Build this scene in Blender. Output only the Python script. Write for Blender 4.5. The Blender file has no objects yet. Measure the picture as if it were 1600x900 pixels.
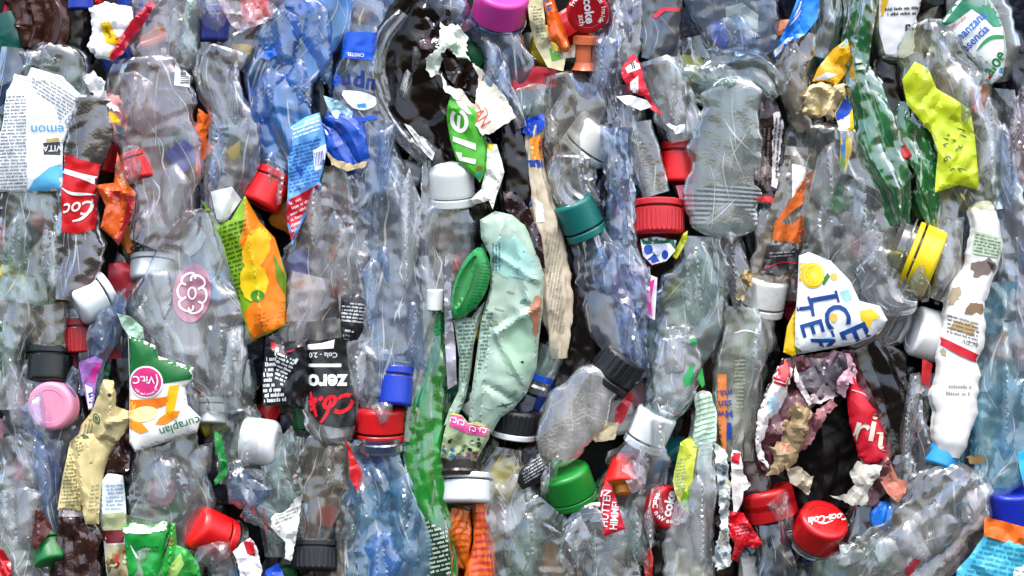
import bpy, bmesh, math, random
import numpy as np
from mathutils import Vector
from mathutils.geometry import delaunay_2d_cdt
from mathutils.bvhtree import BVHTree

# ------------------------------------------------------------------ camera, world, sun, exposure
SC = bpy.context.scene
COL = SC.collection
S = 0.0004                      # metres per unit on the bale's face (a 30 mm cap is 75 units)
CAM_D = 2.6
cam = bpy.data.cameras.new('camera')
cam.sensor_width = 36.0
cam.lens = 36.0 * CAM_D / (1600 * S)
cam.clip_start, cam.clip_end = 0.05, 50
cam_o = bpy.data.objects.new('camera', cam)
cam_o.location = (0, -CAM_D, 0)
cam_o.rotation_euler = (math.radians(90), 0, 0)
COL.objects.link(cam_o)
SC.camera = cam_o

SUN_EL, SUN_AZ = 60, 36         # elevation; degrees the sun stands to the side of the camera
world = bpy.data.worlds.new('World')
SC.world = world
world.use_nodes = True
nt = world.node_tree
sky = nt.nodes.new('ShaderNodeTexSky')
sky.sky_type = 'NISHITA'
sky.sun_disc = False
sky.sun_elevation = math.radians(SUN_EL)
sky.sun_rotation = math.radians(180 - SUN_AZ)
sky.dust_density = 3.0
bg = nt.nodes['Background']
bg.inputs['Strength'].default_value = 0.15
# below the horizon: added grey ground fill, faded wide to soften the reflections
tcw = nt.nodes.new('ShaderNodeTexCoord'); sx = nt.nodes.new('ShaderNodeSeparateXYZ')
nt.links.new(tcw.outputs['Generated'], sx.inputs[0])
rg = nt.nodes.new('ShaderNodeMapRange')
rg.inputs[1].default_value, rg.inputs[2].default_value = -.55, .3
rg.interpolation_type = 'SMOOTHSTEP'
nt.links.new(sx.outputs['Z'], rg.inputs[0])
mxw = nt.nodes.new('ShaderNodeMix'); mxw.data_type = 'RGBA'
mxw.inputs[6].default_value = (.3, .29, .27, 1)
nt.links.new(rg.outputs[0], mxw.inputs[0]); nt.links.new(sky.outputs[0], mxw.inputs[7])
nt.links.new(mxw.outputs[2], bg.inputs['Color'])

sun = bpy.data.lights.new('sun', 'SUN')
sun.energy = 1.5
sun.angle = math.radians(10)
sun.color = (1.0, 0.96, 0.9)
sun_o = bpy.data.objects.new('sun', sun)
d = Vector((-math.sin(math.radians(SUN_AZ)) * math.cos(math.radians(SUN_EL)),
            -math.cos(math.radians(SUN_AZ)) * math.cos(math.radians(SUN_EL)),
            math.sin(math.radians(SUN_EL))))
sun_o.rotation_euler = d.to_track_quat('Z', 'Y').to_euler()
COL.objects.link(sun_o)

SC.view_settings.view_transform = 'Standard'
SC.view_settings.look = 'None'
SC.view_settings.exposure = 1.55
SC.view_settings.gamma = 1.0
SC.render.engine = 'CYCLES'
cy = SC.cycles
cy.use_denoising = True
cy.max_bounces = 20
cy.transparent_max_bounces = 24
cy.diffuse_bounces = 4
cy.glossy_bounces = 5
cy.transmission_bounces = 8
cy.caustics_reflective = False
cy.caustics_refractive = False

# ------------------------------------------------------------------ materials
def lin(h):
    if not isinstance(h, str):
        return tuple(h)
    h = h.lstrip('#')
    c = [int(h[i:i + 2], 16) / 255 for i in (0, 2, 4)]
    return tuple(x / 12.92 if x <= .04045 else ((x + .055) / 1.055) ** 2.4 for x in c)

_mats = {}
def N(t, kind, **kw):
    n = t.nodes.new(kind)
    for k, v in kw.items():
        if k.startswith('i_'):
            n.inputs[k[2:].replace('_', ' ')].default_value = v
        else:
            setattr(n, k, v)
    return n

def add_bump(t, strength, scale, stretch=1.0, dist=0.0006, ridged=True):
    """wrinkles of film: noise in object space, drawn out along the height, a ridged band plus a fine one"""
    tc = N(t, 'ShaderNodeTexCoord')
    mp = N(t, 'ShaderNodeMapping')
    mp.inputs['Scale'].default_value = (1, 1, 1 / stretch)
    t.links.new(tc.outputs['Object'], mp.inputs[0])
    n1 = N(t, 'ShaderNodeTexNoise', i_Scale=scale, i_Detail=3.0, i_Roughness=0.55, i_Distortion=1.2)
    t.links.new(mp.outputs[0], n1.inputs['Vector'])
    h = n1.outputs[0]
    if ridged:
        a = N(t, 'ShaderNodeMath', operation='SUBTRACT'); a.inputs[1].default_value = 0.5
        b = N(t, 'ShaderNodeMath', operation='ABSOLUTE')
        t.links.new(h, a.inputs[0]); t.links.new(a.outputs[0], b.inputs[0])
        h = b.outputs[0]
    bp = N(t, 'ShaderNodeBump', i_Strength=strength, i_Distance=dist)
    t.links.new(h, bp.inputs['Height'])
    return bp.outputs[0]

def shards(t, nrm, amt, sx=26., stretch=3.):
    """crinkled film: small flat facets, each tipped its own way, strongest where noise says the film is crushed"""
    tc = N(t, 'ShaderNodeTexCoord')
    mp = N(t, 'ShaderNodeMapping'); mp.inputs['Scale'].default_value = (1, 1, 1 / stretch); mp.inputs['Rotation'].default_value = (0, .25, 0)
    t.links.new(tc.outputs['Object'], mp.inputs[0])
    wn = N(t, 'ShaderNodeTexNoise', i_Scale=60.0, i_Detail=2.0)
    t.links.new(mp.outputs[0], wn.inputs['Vector'])
    ws = N(t, 'ShaderNodeVectorMath', operation='SCALE'); ws.inputs['Scale'].default_value = .014
    t.links.new(wn.outputs['Color'], ws.inputs[0])
    ad = N(t, 'ShaderNodeVectorMath', operation='ADD')
    t.links.new(mp.outputs[0], ad.inputs[0]); t.links.new(ws.outputs[0], ad.inputs[1])
    last = nrm
    for sc, a in ((sx, amt), (sx * 2.6, amt * .16)):
        v = N(t, 'ShaderNodeTexVoronoi', i_Scale=sc, feature='SMOOTH_F1' if sc == sx else 'F1')
        if sc == sx:
            v.inputs['Smoothness'].default_value = .35
        t.links.new(ad.outputs[0], v.inputs['Vector'])
        sb = N(t, 'ShaderNodeVectorMath', operation='SUBTRACT'); sb.inputs[1].default_value = (.5, .5, .5)
        t.links.new(v.outputs['Color'], sb.inputs[0])
        n2 = N(t, 'ShaderNodeTexNoise', i_Scale=sc * .45, i_Detail=1.0)
        t.links.new(tc.outputs['Object'], n2.inputs['Vector'])
        mr = N(t, 'ShaderNodeMapRange'); mr.inputs[1].default_value = .38; mr.inputs[2].default_value = .62; mr.inputs[3].default_value = a * .1; mr.inputs[4].default_value = a * 1.35
        t.links.new(n2.outputs[0], mr.inputs[0])
        s2 = N(t, 'ShaderNodeVectorMath', operation='SCALE')
        t.links.new(sb.outputs[0], s2.inputs[0]); t.links.new(mr.outputs[0], s2.inputs['Scale'])
        a2 = N(t, 'ShaderNodeVectorMath', operation='ADD')
        t.links.new(last, a2.inputs[0]); t.links.new(s2.outputs[0], a2.inputs[1])
        last = a2.outputs[0]
    nn = N(t, 'ShaderNodeVectorMath', operation='NORMALIZE')
    t.links.new(last, nn.inputs[0])
    return nn.outputs[0]

def plastic(col, rough=.3, bump=.15, scale=120, dirt=.25, metallic=0., spec=.5, coat=0., dirtcol=None, sub=0., stretch=1., dist=.0006, dscale=70):
    key = ('p', col if isinstance(col, str) else tuple(col), rough, bump, scale, dirt, metallic, spec, coat, dirtcol, sub, stretch, dist, dscale)
    if key in _mats:
        return _mats[key]
    m = bpy.data.materials.new('plastic'); m.use_nodes = True
    t = m.node_tree; p = t.nodes['Principled BSDF']
    c = lin(col)
    p.inputs['Roughness'].default_value = rough
    p.inputs['Metallic'].default_value = metallic
    p.inputs['Specular IOR Level'].default_value = spec
    p.inputs['Coat Weight'].default_value = coat
    p.inputs['Coat Roughness'].default_value = .08
    if sub:
        p.inputs['Subsurface Weight'].default_value = sub
        p.inputs['Subsurface Radius'].default_value = (.003, .003, .003)
    dc = lin(dirtcol) if dirtcol else tuple(.45 * x + .012 for x in c)
    tc = N(t, 'ShaderNodeTexCoord')
    n = N(t, 'ShaderNodeTexNoise', i_Scale=dscale, i_Detail=6.0, i_Roughness=0.65)
    t.links.new(tc.outputs['Object'], n.inputs['Vector'])
    r = N(t, 'ShaderNodeMapRange'); r.inputs[1].default_value = .5; r.inputs[2].default_value = .72; r.inputs[4].default_value = dirt
    t.links.new(n.outputs[0], r.inputs[0])
    mx = N(t, 'ShaderNodeMix', data_type='RGBA')
    mx.inputs[6].default_value = (*c, 1); mx.inputs[7].default_value = (*dc, 1)
    t.links.new(r.outputs[0], mx.inputs[0]); t.links.new(mx.outputs[2], p.inputs['Base Color'])
    n2 = N(t, 'ShaderNodeTexNoise', i_Scale=dscale * 5, i_Detail=4.0)
    t.links.new(tc.outputs['Object'], n2.inputs['Vector'])
    r2 = N(t, 'ShaderNodeMapRange'); r2.inputs[3].default_value = max(.04, rough - .12); r2.inputs[4].default_value = rough + .18
    t.links.new(n2.outputs[0], r2.inputs[0]); t.links.new(r2.outputs[0], p.inputs['Roughness'])
    if bump:
        t.links.new(add_bump(t, bump, scale, stretch, dist), p.inputs['Normal'])
    _mats[key] = m
    return m

def clear(tint, milk=.1, rough=.07, bump=.05, scale=50, stretch=3.2, gloss=2.5, shard=.3, milkcol=(.84, .86, .87), dots=0., dist=.0012):
    """thin crushed bottle plastic: lets light through with a tint, mirrors the sky, clouded where stretched and by painted sky haze"""
    key = ('c', tint if isinstance(tint, str) else tuple(tint), milk, rough, bump, scale, stretch, gloss, tuple(milkcol), dots, dist, shard)
    if key in _mats:
        return _mats[key]
    m = bpy.data.materials.new('clear_plastic'); m.use_nodes = True
    t = m.node_tree; t.nodes.remove(t.nodes['Principled BSDF'])
    out = t.nodes['Material Output']
    milk = milk * .68  # pale cloud also stands in for sky mirrored by stacked layers
    c = lin(tint)
    nrm = add_bump(t, bump, scale, stretch, dist)
    if shard:
        nrm = shards(t, nrm, shard)
    if dots:
        tc = N(t, 'ShaderNodeTexCoord')
        v = N(t, 'ShaderNodeTexVoronoi', i_Scale=520.0)
        t.links.new(tc.outputs['Object'], v.inputs['Vector'])
        bp = N(t, 'ShaderNodeBump', i_Strength=dots, i_Distance=.0012, invert=True)
        t.links.new(v.outputs['Distance'], bp.inputs['Height']); t.links.new(nrm, bp.inputs['Normal'])
        nrm = bp.outputs[0]
    tr = N(t, 'ShaderNodeBsdfTransparent'); tr.inputs[0].default_value = (*c, 1)
    df = N(t, 'ShaderNodeBsdfDiffuse'); tl = N(t, 'ShaderNodeBsdfTranslucent')
    for q in (df, tl):
        q.inputs['Color'].default_value = (*milkcol, 1); t.links.new(nrm, q.inputs['Normal'])
    md = N(t, 'ShaderNodeMixShader', i_Fac=.4)
    t.links.new(df.outputs[0], md.inputs[1]); t.links.new(tl.outputs[0], md.inputs[2])
    tc2 = N(t, 'ShaderNodeTexCoord'); mp = N(t, 'ShaderNodeMapping')
    mp.inputs['Scale'].default_value = (1, 1, .22)
    t.links.new(tc2.outputs['Object'], mp.inputs[0])
    n = N(t, 'ShaderNodeTexNoise', i_Scale=40.0, i_Detail=8.0, i_Roughness=.62, i_Distortion=.4)
    t.links.new(mp.outputs[0], n.inputs['Vector'])
    r = N(t, 'ShaderNodeMapRange'); r.inputs[1].default_value = .42; r.inputs[2].default_value = .75
    r.inputs[3].default_value = milk * .38; r.inputs[4].default_value = min(.95, milk * 2.4)
    t.links.new(n.outputs[0], r.inputs[0])
    body = N(t, 'ShaderNodeMixShader')
    t.links.new(r.outputs[0], body.inputs[0]); t.links.new(tr.outputs[0], body.inputs[1]); t.links.new(md.outputs[0], body.inputs[2])
    gl = N(t, 'ShaderNodeBsdfGlossy', i_Roughness=rough + .03); t.links.new(nrm, gl.inputs['Normal'])
    g2 = N(t, 'ShaderNodeBsdfGlossy', i_Roughness=.38); t.links.new(nrm, g2.inputs['Normal'])
    gm = N(t, 'ShaderNodeMixShader', i_Fac=.14)
    t.links.new(gl.outputs[0], gm.inputs[1]); t.links.new(g2.outputs[0], gm.inputs[2]); gl = gm
    fr = N(t, 'ShaderNodeFresnel', i_IOR=1.55); t.links.new(nrm, fr.inputs['Normal'])
    ml = N(t, 'ShaderNodeMath', operation='MULTIPLY_ADD', use_clamp=True); ml.inputs[1].default_value = gloss; ml.inputs[2].default_value = .012
    t.links.new(fr.outputs[0], ml.inputs[0])
    mn = N(t, 'ShaderNodeMath', operation='MINIMUM'); mn.inputs[1].default_value = .6
    t.links.new(ml.outputs[0], mn.inputs[0])
    fin = N(t, 'ShaderNodeMixShader')
    t.links.new(mn.outputs[0], fin.inputs[0]); t.links.new(body.outputs[0], fin.inputs[1]); t.links.new(gl.outputs[0], fin.inputs[2])
    t.links.new(fin.outputs[0], out.inputs[0])
    _mats[key] = m
    m['see_through'] = 1
    return m

def paper(col, dirt=.35, bump=.2, rough=.42, **k):
    return plastic(col, rough=rough, bump=bump, scale=150, dirt=dirt, spec=.35, **k)
def ink(col, rough=.4):
    return plastic(col, rough=rough, bump=0, dirt=.15, spec=.35)
def foil(col, rough=.18, dirt=.3):
    return plastic(col, rough=rough, bump=.45, scale=110, dirt=dirt, spec=.7, coat=.3, dist=.001)

# ------------------------------------------------------------------ crumple fields
def hsh(ix, iy, seed):
    h = (ix.astype(np.int64) * 374761393 + iy.astype(np.int64) * 668265263 + seed * 974634541) & 0xffffffff
    h = ((h ^ (h >> 13)) * 1274126177) & 0xffffffff
    h = ((h ^ (h >> 16)) * 2246822519) & 0xffffffff
    return ((h ^ (h >> 15)) & 0xffffff) / float(0xffffff)

def facet(x, y, cell, seed, ang=0., stretch=1.):
    """continuous, piecewise flat random relief on a triangle lattice: flat facets meeting in sharp creases"""
    ca, sa = math.cos(ang), math.sin(ang)
    u = (x * ca + y * sa) / cell
    v = (-x * sa + y * ca) / (cell * stretch)
    s = (u + v) * .366
    a, b = u + s, v + s
    ia, ib = np.floor(a), np.floor(b)
    fa, fb = a - ia, b - ib
    up = fa > fb
    h00 = hsh(ia, ib, seed); h11 = hsh(ia + 1, ib + 1, seed)
    h10 = hsh(ia + 1, ib, seed); h01 = hsh(ia, ib + 1, seed)
    return np.where(up, h00 * (1 - fa) + h10 * (fa - fb) + h11 * fb, h00 * (1 - fb) + h01 * (fb - fa) + h11 * fa) - .5

def crumple(x, y, amp, cell, seed, stretch=1.8, w3=(1, .5, .24)):
    rs = random.Random(seed)
    w = facet(x, y, cell * 1.7, seed + 91) * cell * .7
    w2 = facet(x, y, cell * 1.9, seed + 57) * cell * .7
    x = x + w; y = y + w2
    o = 0
    for k, (f, a) in enumerate(zip((1, .48, .23), w3)):
        o = o + a * facet(x, y, cell * f, seed + 7 * k, rs.uniform(-.45, .45), stretch if k < 2 else 1.2)
    return o * 2 * amp

# ------------------------------------------------------------------ mesh store (units on the bale's face: x, y down, z to the viewer)
class G:
    def __init__(self, mat=None):
        self.V, self.F, self.MI, self.mats = [], [], [], []
        self.n = 0
        self.tree = None
        if mat is not None:
            self.mats.append(mat)
    def slot(self, mat):
        if mat not in self.mats:
            self.mats.append(mat)
        return self.mats.index(mat)
    def add(self, V, F, mat):
        V = np.asarray(V, float).reshape(-1, 3)
        i = self.slot(mat)
        self.V.append(V)
        self.F.extend([tuple(q + self.n for q in f) for f in F])
        self.MI.extend([i] * len(F))
        self.n += len(V)
        return self
    def verts(self):
        return np.concatenate(self.V)
    def bvh(self):
        if self.tree is None:
            self.tree = BVHTree.FromPolygons([tuple(v) for v in self.verts()], list(self.F))
        return self.tree
    def zat(self, x, y):
        h = self.bvh().ray_cast(Vector((x, y, 900)), Vector((0, 0, -1)))
        return None if h[0] is None else h[0].z

def to_world(V):
    return np.stack([(V[:, 0] - 800) * S, -V[:, 2] * S, (450 - V[:, 1]) * S], 1)

THINGS = []
class T:
    def __init__(self, name, label, cat, group=None, kind=None):
        self.name, self.label, self.cat, self.group, self.kind = name, label, cat, group, kind
        self.parts = []
        THINGS.append(self)
    def add(self, name, g, parent=None, label=None):
        if g.n == 0:
            print('EMPTY', self.label, name)
            g.add([(800, 450, -60), (801, 450, -60), (800, 451, -60)], [(0, 1, 2)], DRK)
        self.parts.append((name, g, parent, label))
        return len(self.parts) - 1
    def finish(self):
        V0 = to_world(np.concatenate([p[1].verts() for p in self.parts if p[2] is None]))
        c = (V0.min(0) + V0.max(0)) / 2
        single = len(self.parts) == 1
        root = None
        if not single:
            root = bpy.data.objects.new(self.name, None)
            root.empty_display_size = .01
            root.location = c
            COL.objects.link(root)
        made = []
        for name, g, parent, label in self.parts:
            me = bpy.data.meshes.new(self.name if single else name)
            V = to_world(g.verts()) - c
            me.from_pydata(V.tolist(), [], g.F)
            for m in g.mats:
                me.materials.append(m)
            me.polygons.foreach_set('material_index', g.MI)
            me.polygons.foreach_set('use_smooth', [True] * len(g.F))
            me.update()
            me.set_sharp_from_angle(angle=math.radians(17))
            o = bpy.data.objects.new(self.name if single else name, me)
            COL.objects.link(o)
            if single:
                o.location = c
                root = o
            else:
                o.parent = root if parent is None else made[parent]
                if label:
                    o['label'] = label
            made.append(o)
        if self.label: root['label'] = self.label
        if self.cat: root['category'] = self.cat
        if self.group: root['group'] = self.group
        if self.kind: root['kind'] = self.kind

# ------------------------------------------------------------------ shapes
def spline(pts, step):
    P = np.array([list(p) + [0.] * (4 - len(p)) for p in pts], float)
    Q = np.vstack([2 * P[0] - P[1], P, 2 * P[-1] - P[-2]])
    out = []
    for i in range(1, len(Q) - 2):
        n = max(2, int(np.hypot(*(Q[i + 1] - Q[i])[:2]) / step))
        for k in range(n):
            t = k / n
            a, b, c, e = Q[i - 1], Q[i], Q[i + 1], Q[i + 2]
            out.append(.5 * (2 * b + (c - a) * t + (2 * a - 5 * b + 4 * c - e) * t * t + (3 * b - a - 3 * c + e) * t ** 3))
    out.append(Q[-2])
    return np.array(out)

def tube(pts, zf, mat, dz=24, seed=1, amp=5, cell=38, rnd=(0, 0), rib=0, pitch=14, step=3.5, stretch=2.4, pinch=.12, g=None, closed=True):
    """crushed bottle body along a spine of (x, y, half width[, push to viewer]); zf is its frontmost depth"""
    R = spline(pts, step)
    n = len(R)
    dxy = np.gradient(R[:, :2], axis=0)
    L = np.hypot(dxy[:, 0], dxy[:, 1]) + 1e-9
    tx, ty = dxy[:, 0] / L, dxy[:, 1] / L
    v = np.concatenate([[0], np.cumsum(np.hypot(*np.diff(R[:, :2], axis=0).T))])
    w = np.maximum(R[:, 2], 1.5)
    w = w * (1 + pinch * 2 * facet(v * 0 + seed * 3.1, v, 45, seed + 5))
    sc = np.ones(n)
    if rnd[0]:
        q = np.clip(v / rnd[0], 0, 1); sc *= np.sqrt(np.clip(1 - (1 - q) ** 2, .02, 1))
    if rnd[1]:
        q = np.clip((v[-1] - v) / rnd[1], 0, 1); sc *= np.sqrt(np.clip(1 - (1 - q) ** 2, .02, 1))
    w = w * sc
    dd = np.minimum(dz, w * .85) * (.55 + .45 * sc)
    m = int(np.clip(2.4 * (w.max() + dz) * 1.5 / step, 16, 140))
    th = np.linspace(0, 2 * np.pi, m, endpoint=False)
    C, Sn = np.cos(th), np.sin(th)
    nx, ny = -ty, tx
    U = th[None, :] * np.full((n, 1), (w.mean() + dz) * .5)
    Vv = np.repeat(v[:, None], m, 1)
    dsp = crumple(U + seed * 131.7, Vv, amp, cell * 1.25, seed, stretch * 1.3, (1, .42, .17))
    dsp = dsp * .8 + amp * 1.5 * facet(U + seed * 31., Vv, cell * .5, seed + 303, random.Random(seed).uniform(-.12, .12), 10.)
    dsp = dsp * np.minimum(1, (w / 16))[:, None]
    if rib:
        dsp = dsp + rib * np.sin(2 * np.pi * Vv / pitch) * .7 * np.clip((Vv / v[-1] - .18) * 4, 0, 1) * (.5 + facet(U, Vv, 40, seed + 77) * 1.6)
    jag = [w * (1.15 * pinch * 2 * facet(v * 0 + seed * q, v, 30, seed + 11, 0) + .5 * pinch * 2 * facet(v * 0 + seed * q, v, 11, seed + 12)) for q in (5.3, 8.9)]
    side = np.where(C[None, :] > 0, jag[0][:, None], jag[1][:, None]) * np.abs(C)[None, :] ** 2 * np.minimum(1, w / 20)[:, None]
    rx = (w[:, None] + side) * C[None, :] + dsp * C[None, :]
    rz = dd[:, None] * (np.sign(Sn) * np.abs(Sn) ** .6)[None, :] + dsp * Sn[None, :]
    X = R[:, 0, None] + nx[:, None] * rx
    Y = R[:, 1, None] + ny[:, None] * rx
    Z = (zf - dz) + R[:, 3, None] + rz
    V = np.stack([X, Y, Z], 2).reshape(-1, 3)
    F = []
    for i in range(n - 1):
        for j in range(m):
            k = (j + 1) % m
            F.append((i * m + j, i * m + k, (i + 1) * m + k, (i + 1) * m + j))
    if closed:
        V = np.vstack([V, V[:m].mean(0), V[-m:].mean(0)])
        a, b = n * m, n * m + 1
        F += [(a, (j + 1) % m, j) for j in range(m)]
        F += [(b, (n - 1) * m + j, (n - 1) * m + (j + 1) % m) for j in range(m)]
    g = g or G()
    return g.add(V, F, mat)

def resample(poly, step, torn=0., seed=0, closed=True):
    rs = random.Random(seed)
    P = [tuple(p) for p in poly]
    out = []
    for i in range(len(P)):
        a, b = P[i], P[(i + 1) % len(P)]
        l = math.hypot(b[0] - a[0], b[1] - a[1])
        n = max(1, int(l / step))
        for k in range(n):
            t = k / n
            j = 0 if (k == 0 and not torn) else torn
            out.append((a[0] + (b[0] - a[0]) * t + rs.uniform(-j, j), a[1] + (b[1] - a[1]) * t + rs.uniform(-j, j)))
    return out

def rounded(poly, it=1):
    P = [tuple(p) for p in poly]
    for _ in range(it):
        Q = []
        for i in range(len(P)):
            a, b = P[i], P[(i + 1) % len(P)]
            Q.append((a[0] * .75 + b[0] * .25, a[1] * .75 + b[1] * .25))
            Q.append((a[0] * .25 + b[0] * .75, a[1] * .25 + b[1] * .75))
        P = Q
    return P

def trifill(poly, step, seed=0):
    B = np.array(poly)
    x0, y0 = B.min(0); x1, y1 = B.max(0)
    rs = np.random.RandomState(seed % 100000)
    gx, gy = np.meshgrid(np.arange(x0 + step / 2, x1, step), np.arange(y0 + step / 2, y1, step))
    gx[1::2] += step / 2
    Q = np.stack([gx.ravel(), gy.ravel()], 1) + rs.uniform(-.22, .22, (gx.size, 2)) * step
    # inside test and distance to boundary
    A = B; Bn = np.roll(B, -1, 0)
    ins = np.zeros(len(Q), bool); dmin = np.full(len(Q), 1e9)
    for a, b in zip(A, Bn):
        c = (a[1] > Q[:, 1]) != (b[1] > Q[:, 1])
        xi = (b[0] - a[0]) * (Q[:, 1] - a[1]) / (b[1] - a[1] + 1e-12) + a[0]
        ins ^= c & (Q[:, 0] < xi)
        ab = b - a; t = np.clip(((Q - a) @ ab) / (ab @ ab + 1e-9), 0, 1)
        dmin = np.minimum(dmin, np.hypot(*(Q - a - t[:, None] * ab).T))
    Q = Q[ins & (dmin > step * .45)]
    pts = [Vector(p) for p in B] + [Vector(p) for p in Q]
    nb = len(B)
    r = delaunay_2d_cdt(pts, [(i, (i + 1) % nb) for i in range(nb)], [], 1, 1e-4)
    P = np.array([tuple(p) for p in r[0]])
    return P, [tuple(f) for f in r[2]]

def bdist(P, poly):
    B = np.array(poly); dm = np.full(len(P), 1e9)
    for a, b in zip(B, np.roll(B, -1, 0)):
        ab = b - a; t = np.clip(((P - a) @ ab) / (ab @ ab + 1e-9), 0, 1)
        dm = np.minimum(dm, np.hypot(*(P - a - t[:, None] * ab).T))
    return dm

def sheet(poly, zf, mat, seed=1, amp=4, cell=34, bulge=0, bw=30, gx=0, gy=0, torn=0, step=4.2, thick=1.2, folds=(), stretch=1.6, rnd=0, back=None, ang=0, g=None, w3=(1, .42, .14)):
    """crumpled label, foil or film scrap cut to an outline; bulge makes it stand out like wrapped round something"""
    if rnd:
        poly = rounded(poly, rnd)
    src = np.array(poly, float)
    B = resample(poly, step, torn, seed)
    P, F = trifill(B, step, seed)
    amp = amp * 1.45
    c = src.mean(0)
    dm = bdist(P, B)
    q = np.clip(dm / bw, 0, 1)
    ca, sa = math.cos(ang), math.sin(ang)
    Z = crumple(P[:, 0] * ca + P[:, 1] * sa + seed * 17, -P[:, 0] * sa + P[:, 1] * ca, amp, cell * 1.25, seed, stretch, w3)
    Z = Z + bulge * (np.sqrt(np.clip(1 - (1 - q) ** 2, 0, 1)) - 1) + gx * (P[:, 0] - c[0]) + gy * (P[:, 1] - c[1])
    for (ax, ay, bx, by, h, wd) in folds:
        a = np.array((ax, ay), float); b = np.array((bx, by), float); ab = b - a
        t = np.clip(((P - a) @ ab) / (ab @ ab), 0, 1)
        dl = np.hypot(*(P - a - t[:, None] * ab).T)
        Z = Z + h * np.clip(1 - dl / wd, 0, 1) ** 1.3
    Z = Z + zf
    g = g or G()
    V = np.column_stack([P, Z])
    # faces towards the viewer
    def flip(f):
        a, b, c_ = (P[i] for i in f[:3])
        return f if (b[0] - a[0]) * (c_[1] - a[1]) - (b[1] - a[1]) * (c_[0] - a[0]) < 0 else f[::-1]
    F = [flip(f) for f in F]
    g.add(V, F, mat)
    if thick:
        n = len(V)
        cnt = {}
        for f in F:
            for i in range(len(f)):
                e = (f[i], f[(i + 1) % len(f)]); cnt[e] = cnt.get(e, 0) + 1
        rim = [e for e in cnt if (e[1], e[0]) not in cnt]
        V2 = V.copy(); V2[:, 2] -= thick
        bv = np.vstack([V, V2])
        FF = [tuple(i + n for i in f[::-1]) for f in F] + [(e[1], e[0], e[0] + n, e[1] + n) for e in rim]
        g.bvh()
        g.add(bv, FF, back or mat)
    return g

def project(g, P, off):
    tr = g.bvh(); Z = np.full(len(P), np.nan)
    for i, (x, y) in enumerate(P):
        h = tr.ray_cast(Vector((x, y, 900)), Vector((0, 0, -1)))
        if h[0] is not None:
            Z[i] = h[0].z + off
    return Z

def lay(g, P, F, mat, off, tgt=None):
    P = np.asarray(P, float)
    Z = project(tgt or g, P, off)
    ok = ~np.isnan(Z)
    idx = -np.ones(len(P), int); idx[ok] = np.arange(ok.sum())
    FF = []
    for f in F:
        if all(ok[i] for i in f):
            z = [Z[i] for i in f]
            if max(z) - min(z) < 22:
                a, b, c = (P[i] for i in f[:3])
                s = (b[0] - a[0]) * (c[1] - a[1]) - (b[1] - a[1]) * (c[0] - a[0])
                f2 = f if s < 0 else f[::-1]
                FF.append(tuple(idx[i] for i in f2))
    if FF:
        if g.n: g.bvh()
        g.add(np.column_stack([P[ok], Z[ok]]), FF, mat)
    return g

def decal(g, poly, mat, off=.7, step=4., torn=0, seed=0, rnd=0, tgt=None):
    if rnd:
        poly = rounded(poly, rnd)
    P, F = trifill(resample(poly, step, torn, seed), step, seed)
    return lay(g, P, F, mat, off, tgt)

def wrap(poly, tgt, mat, off=1.6, torn=0, seed=0, step=3.6, rnd=0):
    """a label lying on another surface"""
    return decal(G(), poly, mat, off, step, torn, seed, rnd, tgt)

def ell(cx, cy, rx, ry=None, rot=0, n=28, a0=0, a1=360):
    ry = ry or rx; r = math.radians(rot); o = []
    for k in range(n):
        a = math.radians(a0 + (a1 - a0) * k / (n if a1 - a0 == 360 else n - 1))
        x, y = rx * math.cos(a), ry * math.sin(a)
        o.append((cx + x * math.cos(r) - y * math.sin(r), cy + x * math.sin(r) + y * math.cos(r)))
    return o

_txt = {}
def text_mesh(s, shear, bold, serif=False):
    k = (s, shear, bold)
    if k not in _txt:
        cu = bpy.data.curves.new('lettering', 'FONT')
        cu.body = s; cu.shear = shear; cu.offset = bold; cu.resolution_u = 3
        cu.align_x = 'CENTER'; cu.align_y = 'CENTER'
        ob = bpy.data.objects.new('lettering', cu)
        COL.objects.link(ob)
        dg = bpy.context.evaluated_depsgraph_get(); dg.update()
        me = bpy.data.meshes.new_from_object(ob.evaluated_get(dg))
        bpy.data.objects.remove(ob); bpy.data.curves.remove(cu)
        bm = bmesh.new(); bm.from_mesh(me)
        bmesh.ops.triangulate(bm, faces=bm.faces[:])
        for _ in range(3):
            e = [q for q in bm.edges if q.calc_length() > .22]
            if not e: break
            bmesh.ops.subdivide_edges(bm, edges=e, cuts=1)
            bmesh.ops.triangulate(bm, faces=bm.faces[:])
        P = np.array([(v.co.x, v.co.y) for v in bm.verts]); bm.verts.index_update()
        F = [tuple(v.index for v in f.verts) for f in bm.faces]
        bm.free(); bpy.data.meshes.remove(me)
        _txt[k] = (P, F)
    return _txt[k]

def text(g, s, x, y, h, rot, mat, off=1.3, sx=1., shear=0., bold=0., tgt=None, mirror=False):
    """lettering h units tall, turned rot degrees anticlockwise"""
    P, F = text_mesh(s, shear, bold)
    if not len(P):
        return g
    Q = P * (h / .72) * np.array([sx * (-1 if mirror else 1), 1])
    r = math.radians(rot)
    X = x + Q[:, 0] * math.cos(r) - Q[:, 1] * math.sin(r)
    Y = y - (Q[:, 0] * math.sin(r) + Q[:, 1] * math.cos(r))
    return lay(g, np.column_stack([X, Y]), F, mat, off, tgt)

def arctext(g, s, cx, cy, rad, a0, a1, h, mat, off=1.3, out=True, bold=.0):
    for k, ch in enumerate(s):
        if ch == ' ': continue
        a = a0 + (a1 - a0) * k / max(1, len(s) - 1)
        r = math.radians(a)
        text(g, ch, cx + rad * math.cos(r), cy - rad * math.sin(r), h, a - 90 if out else a + 90, mat, off, bold=bold)
    return g

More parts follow.
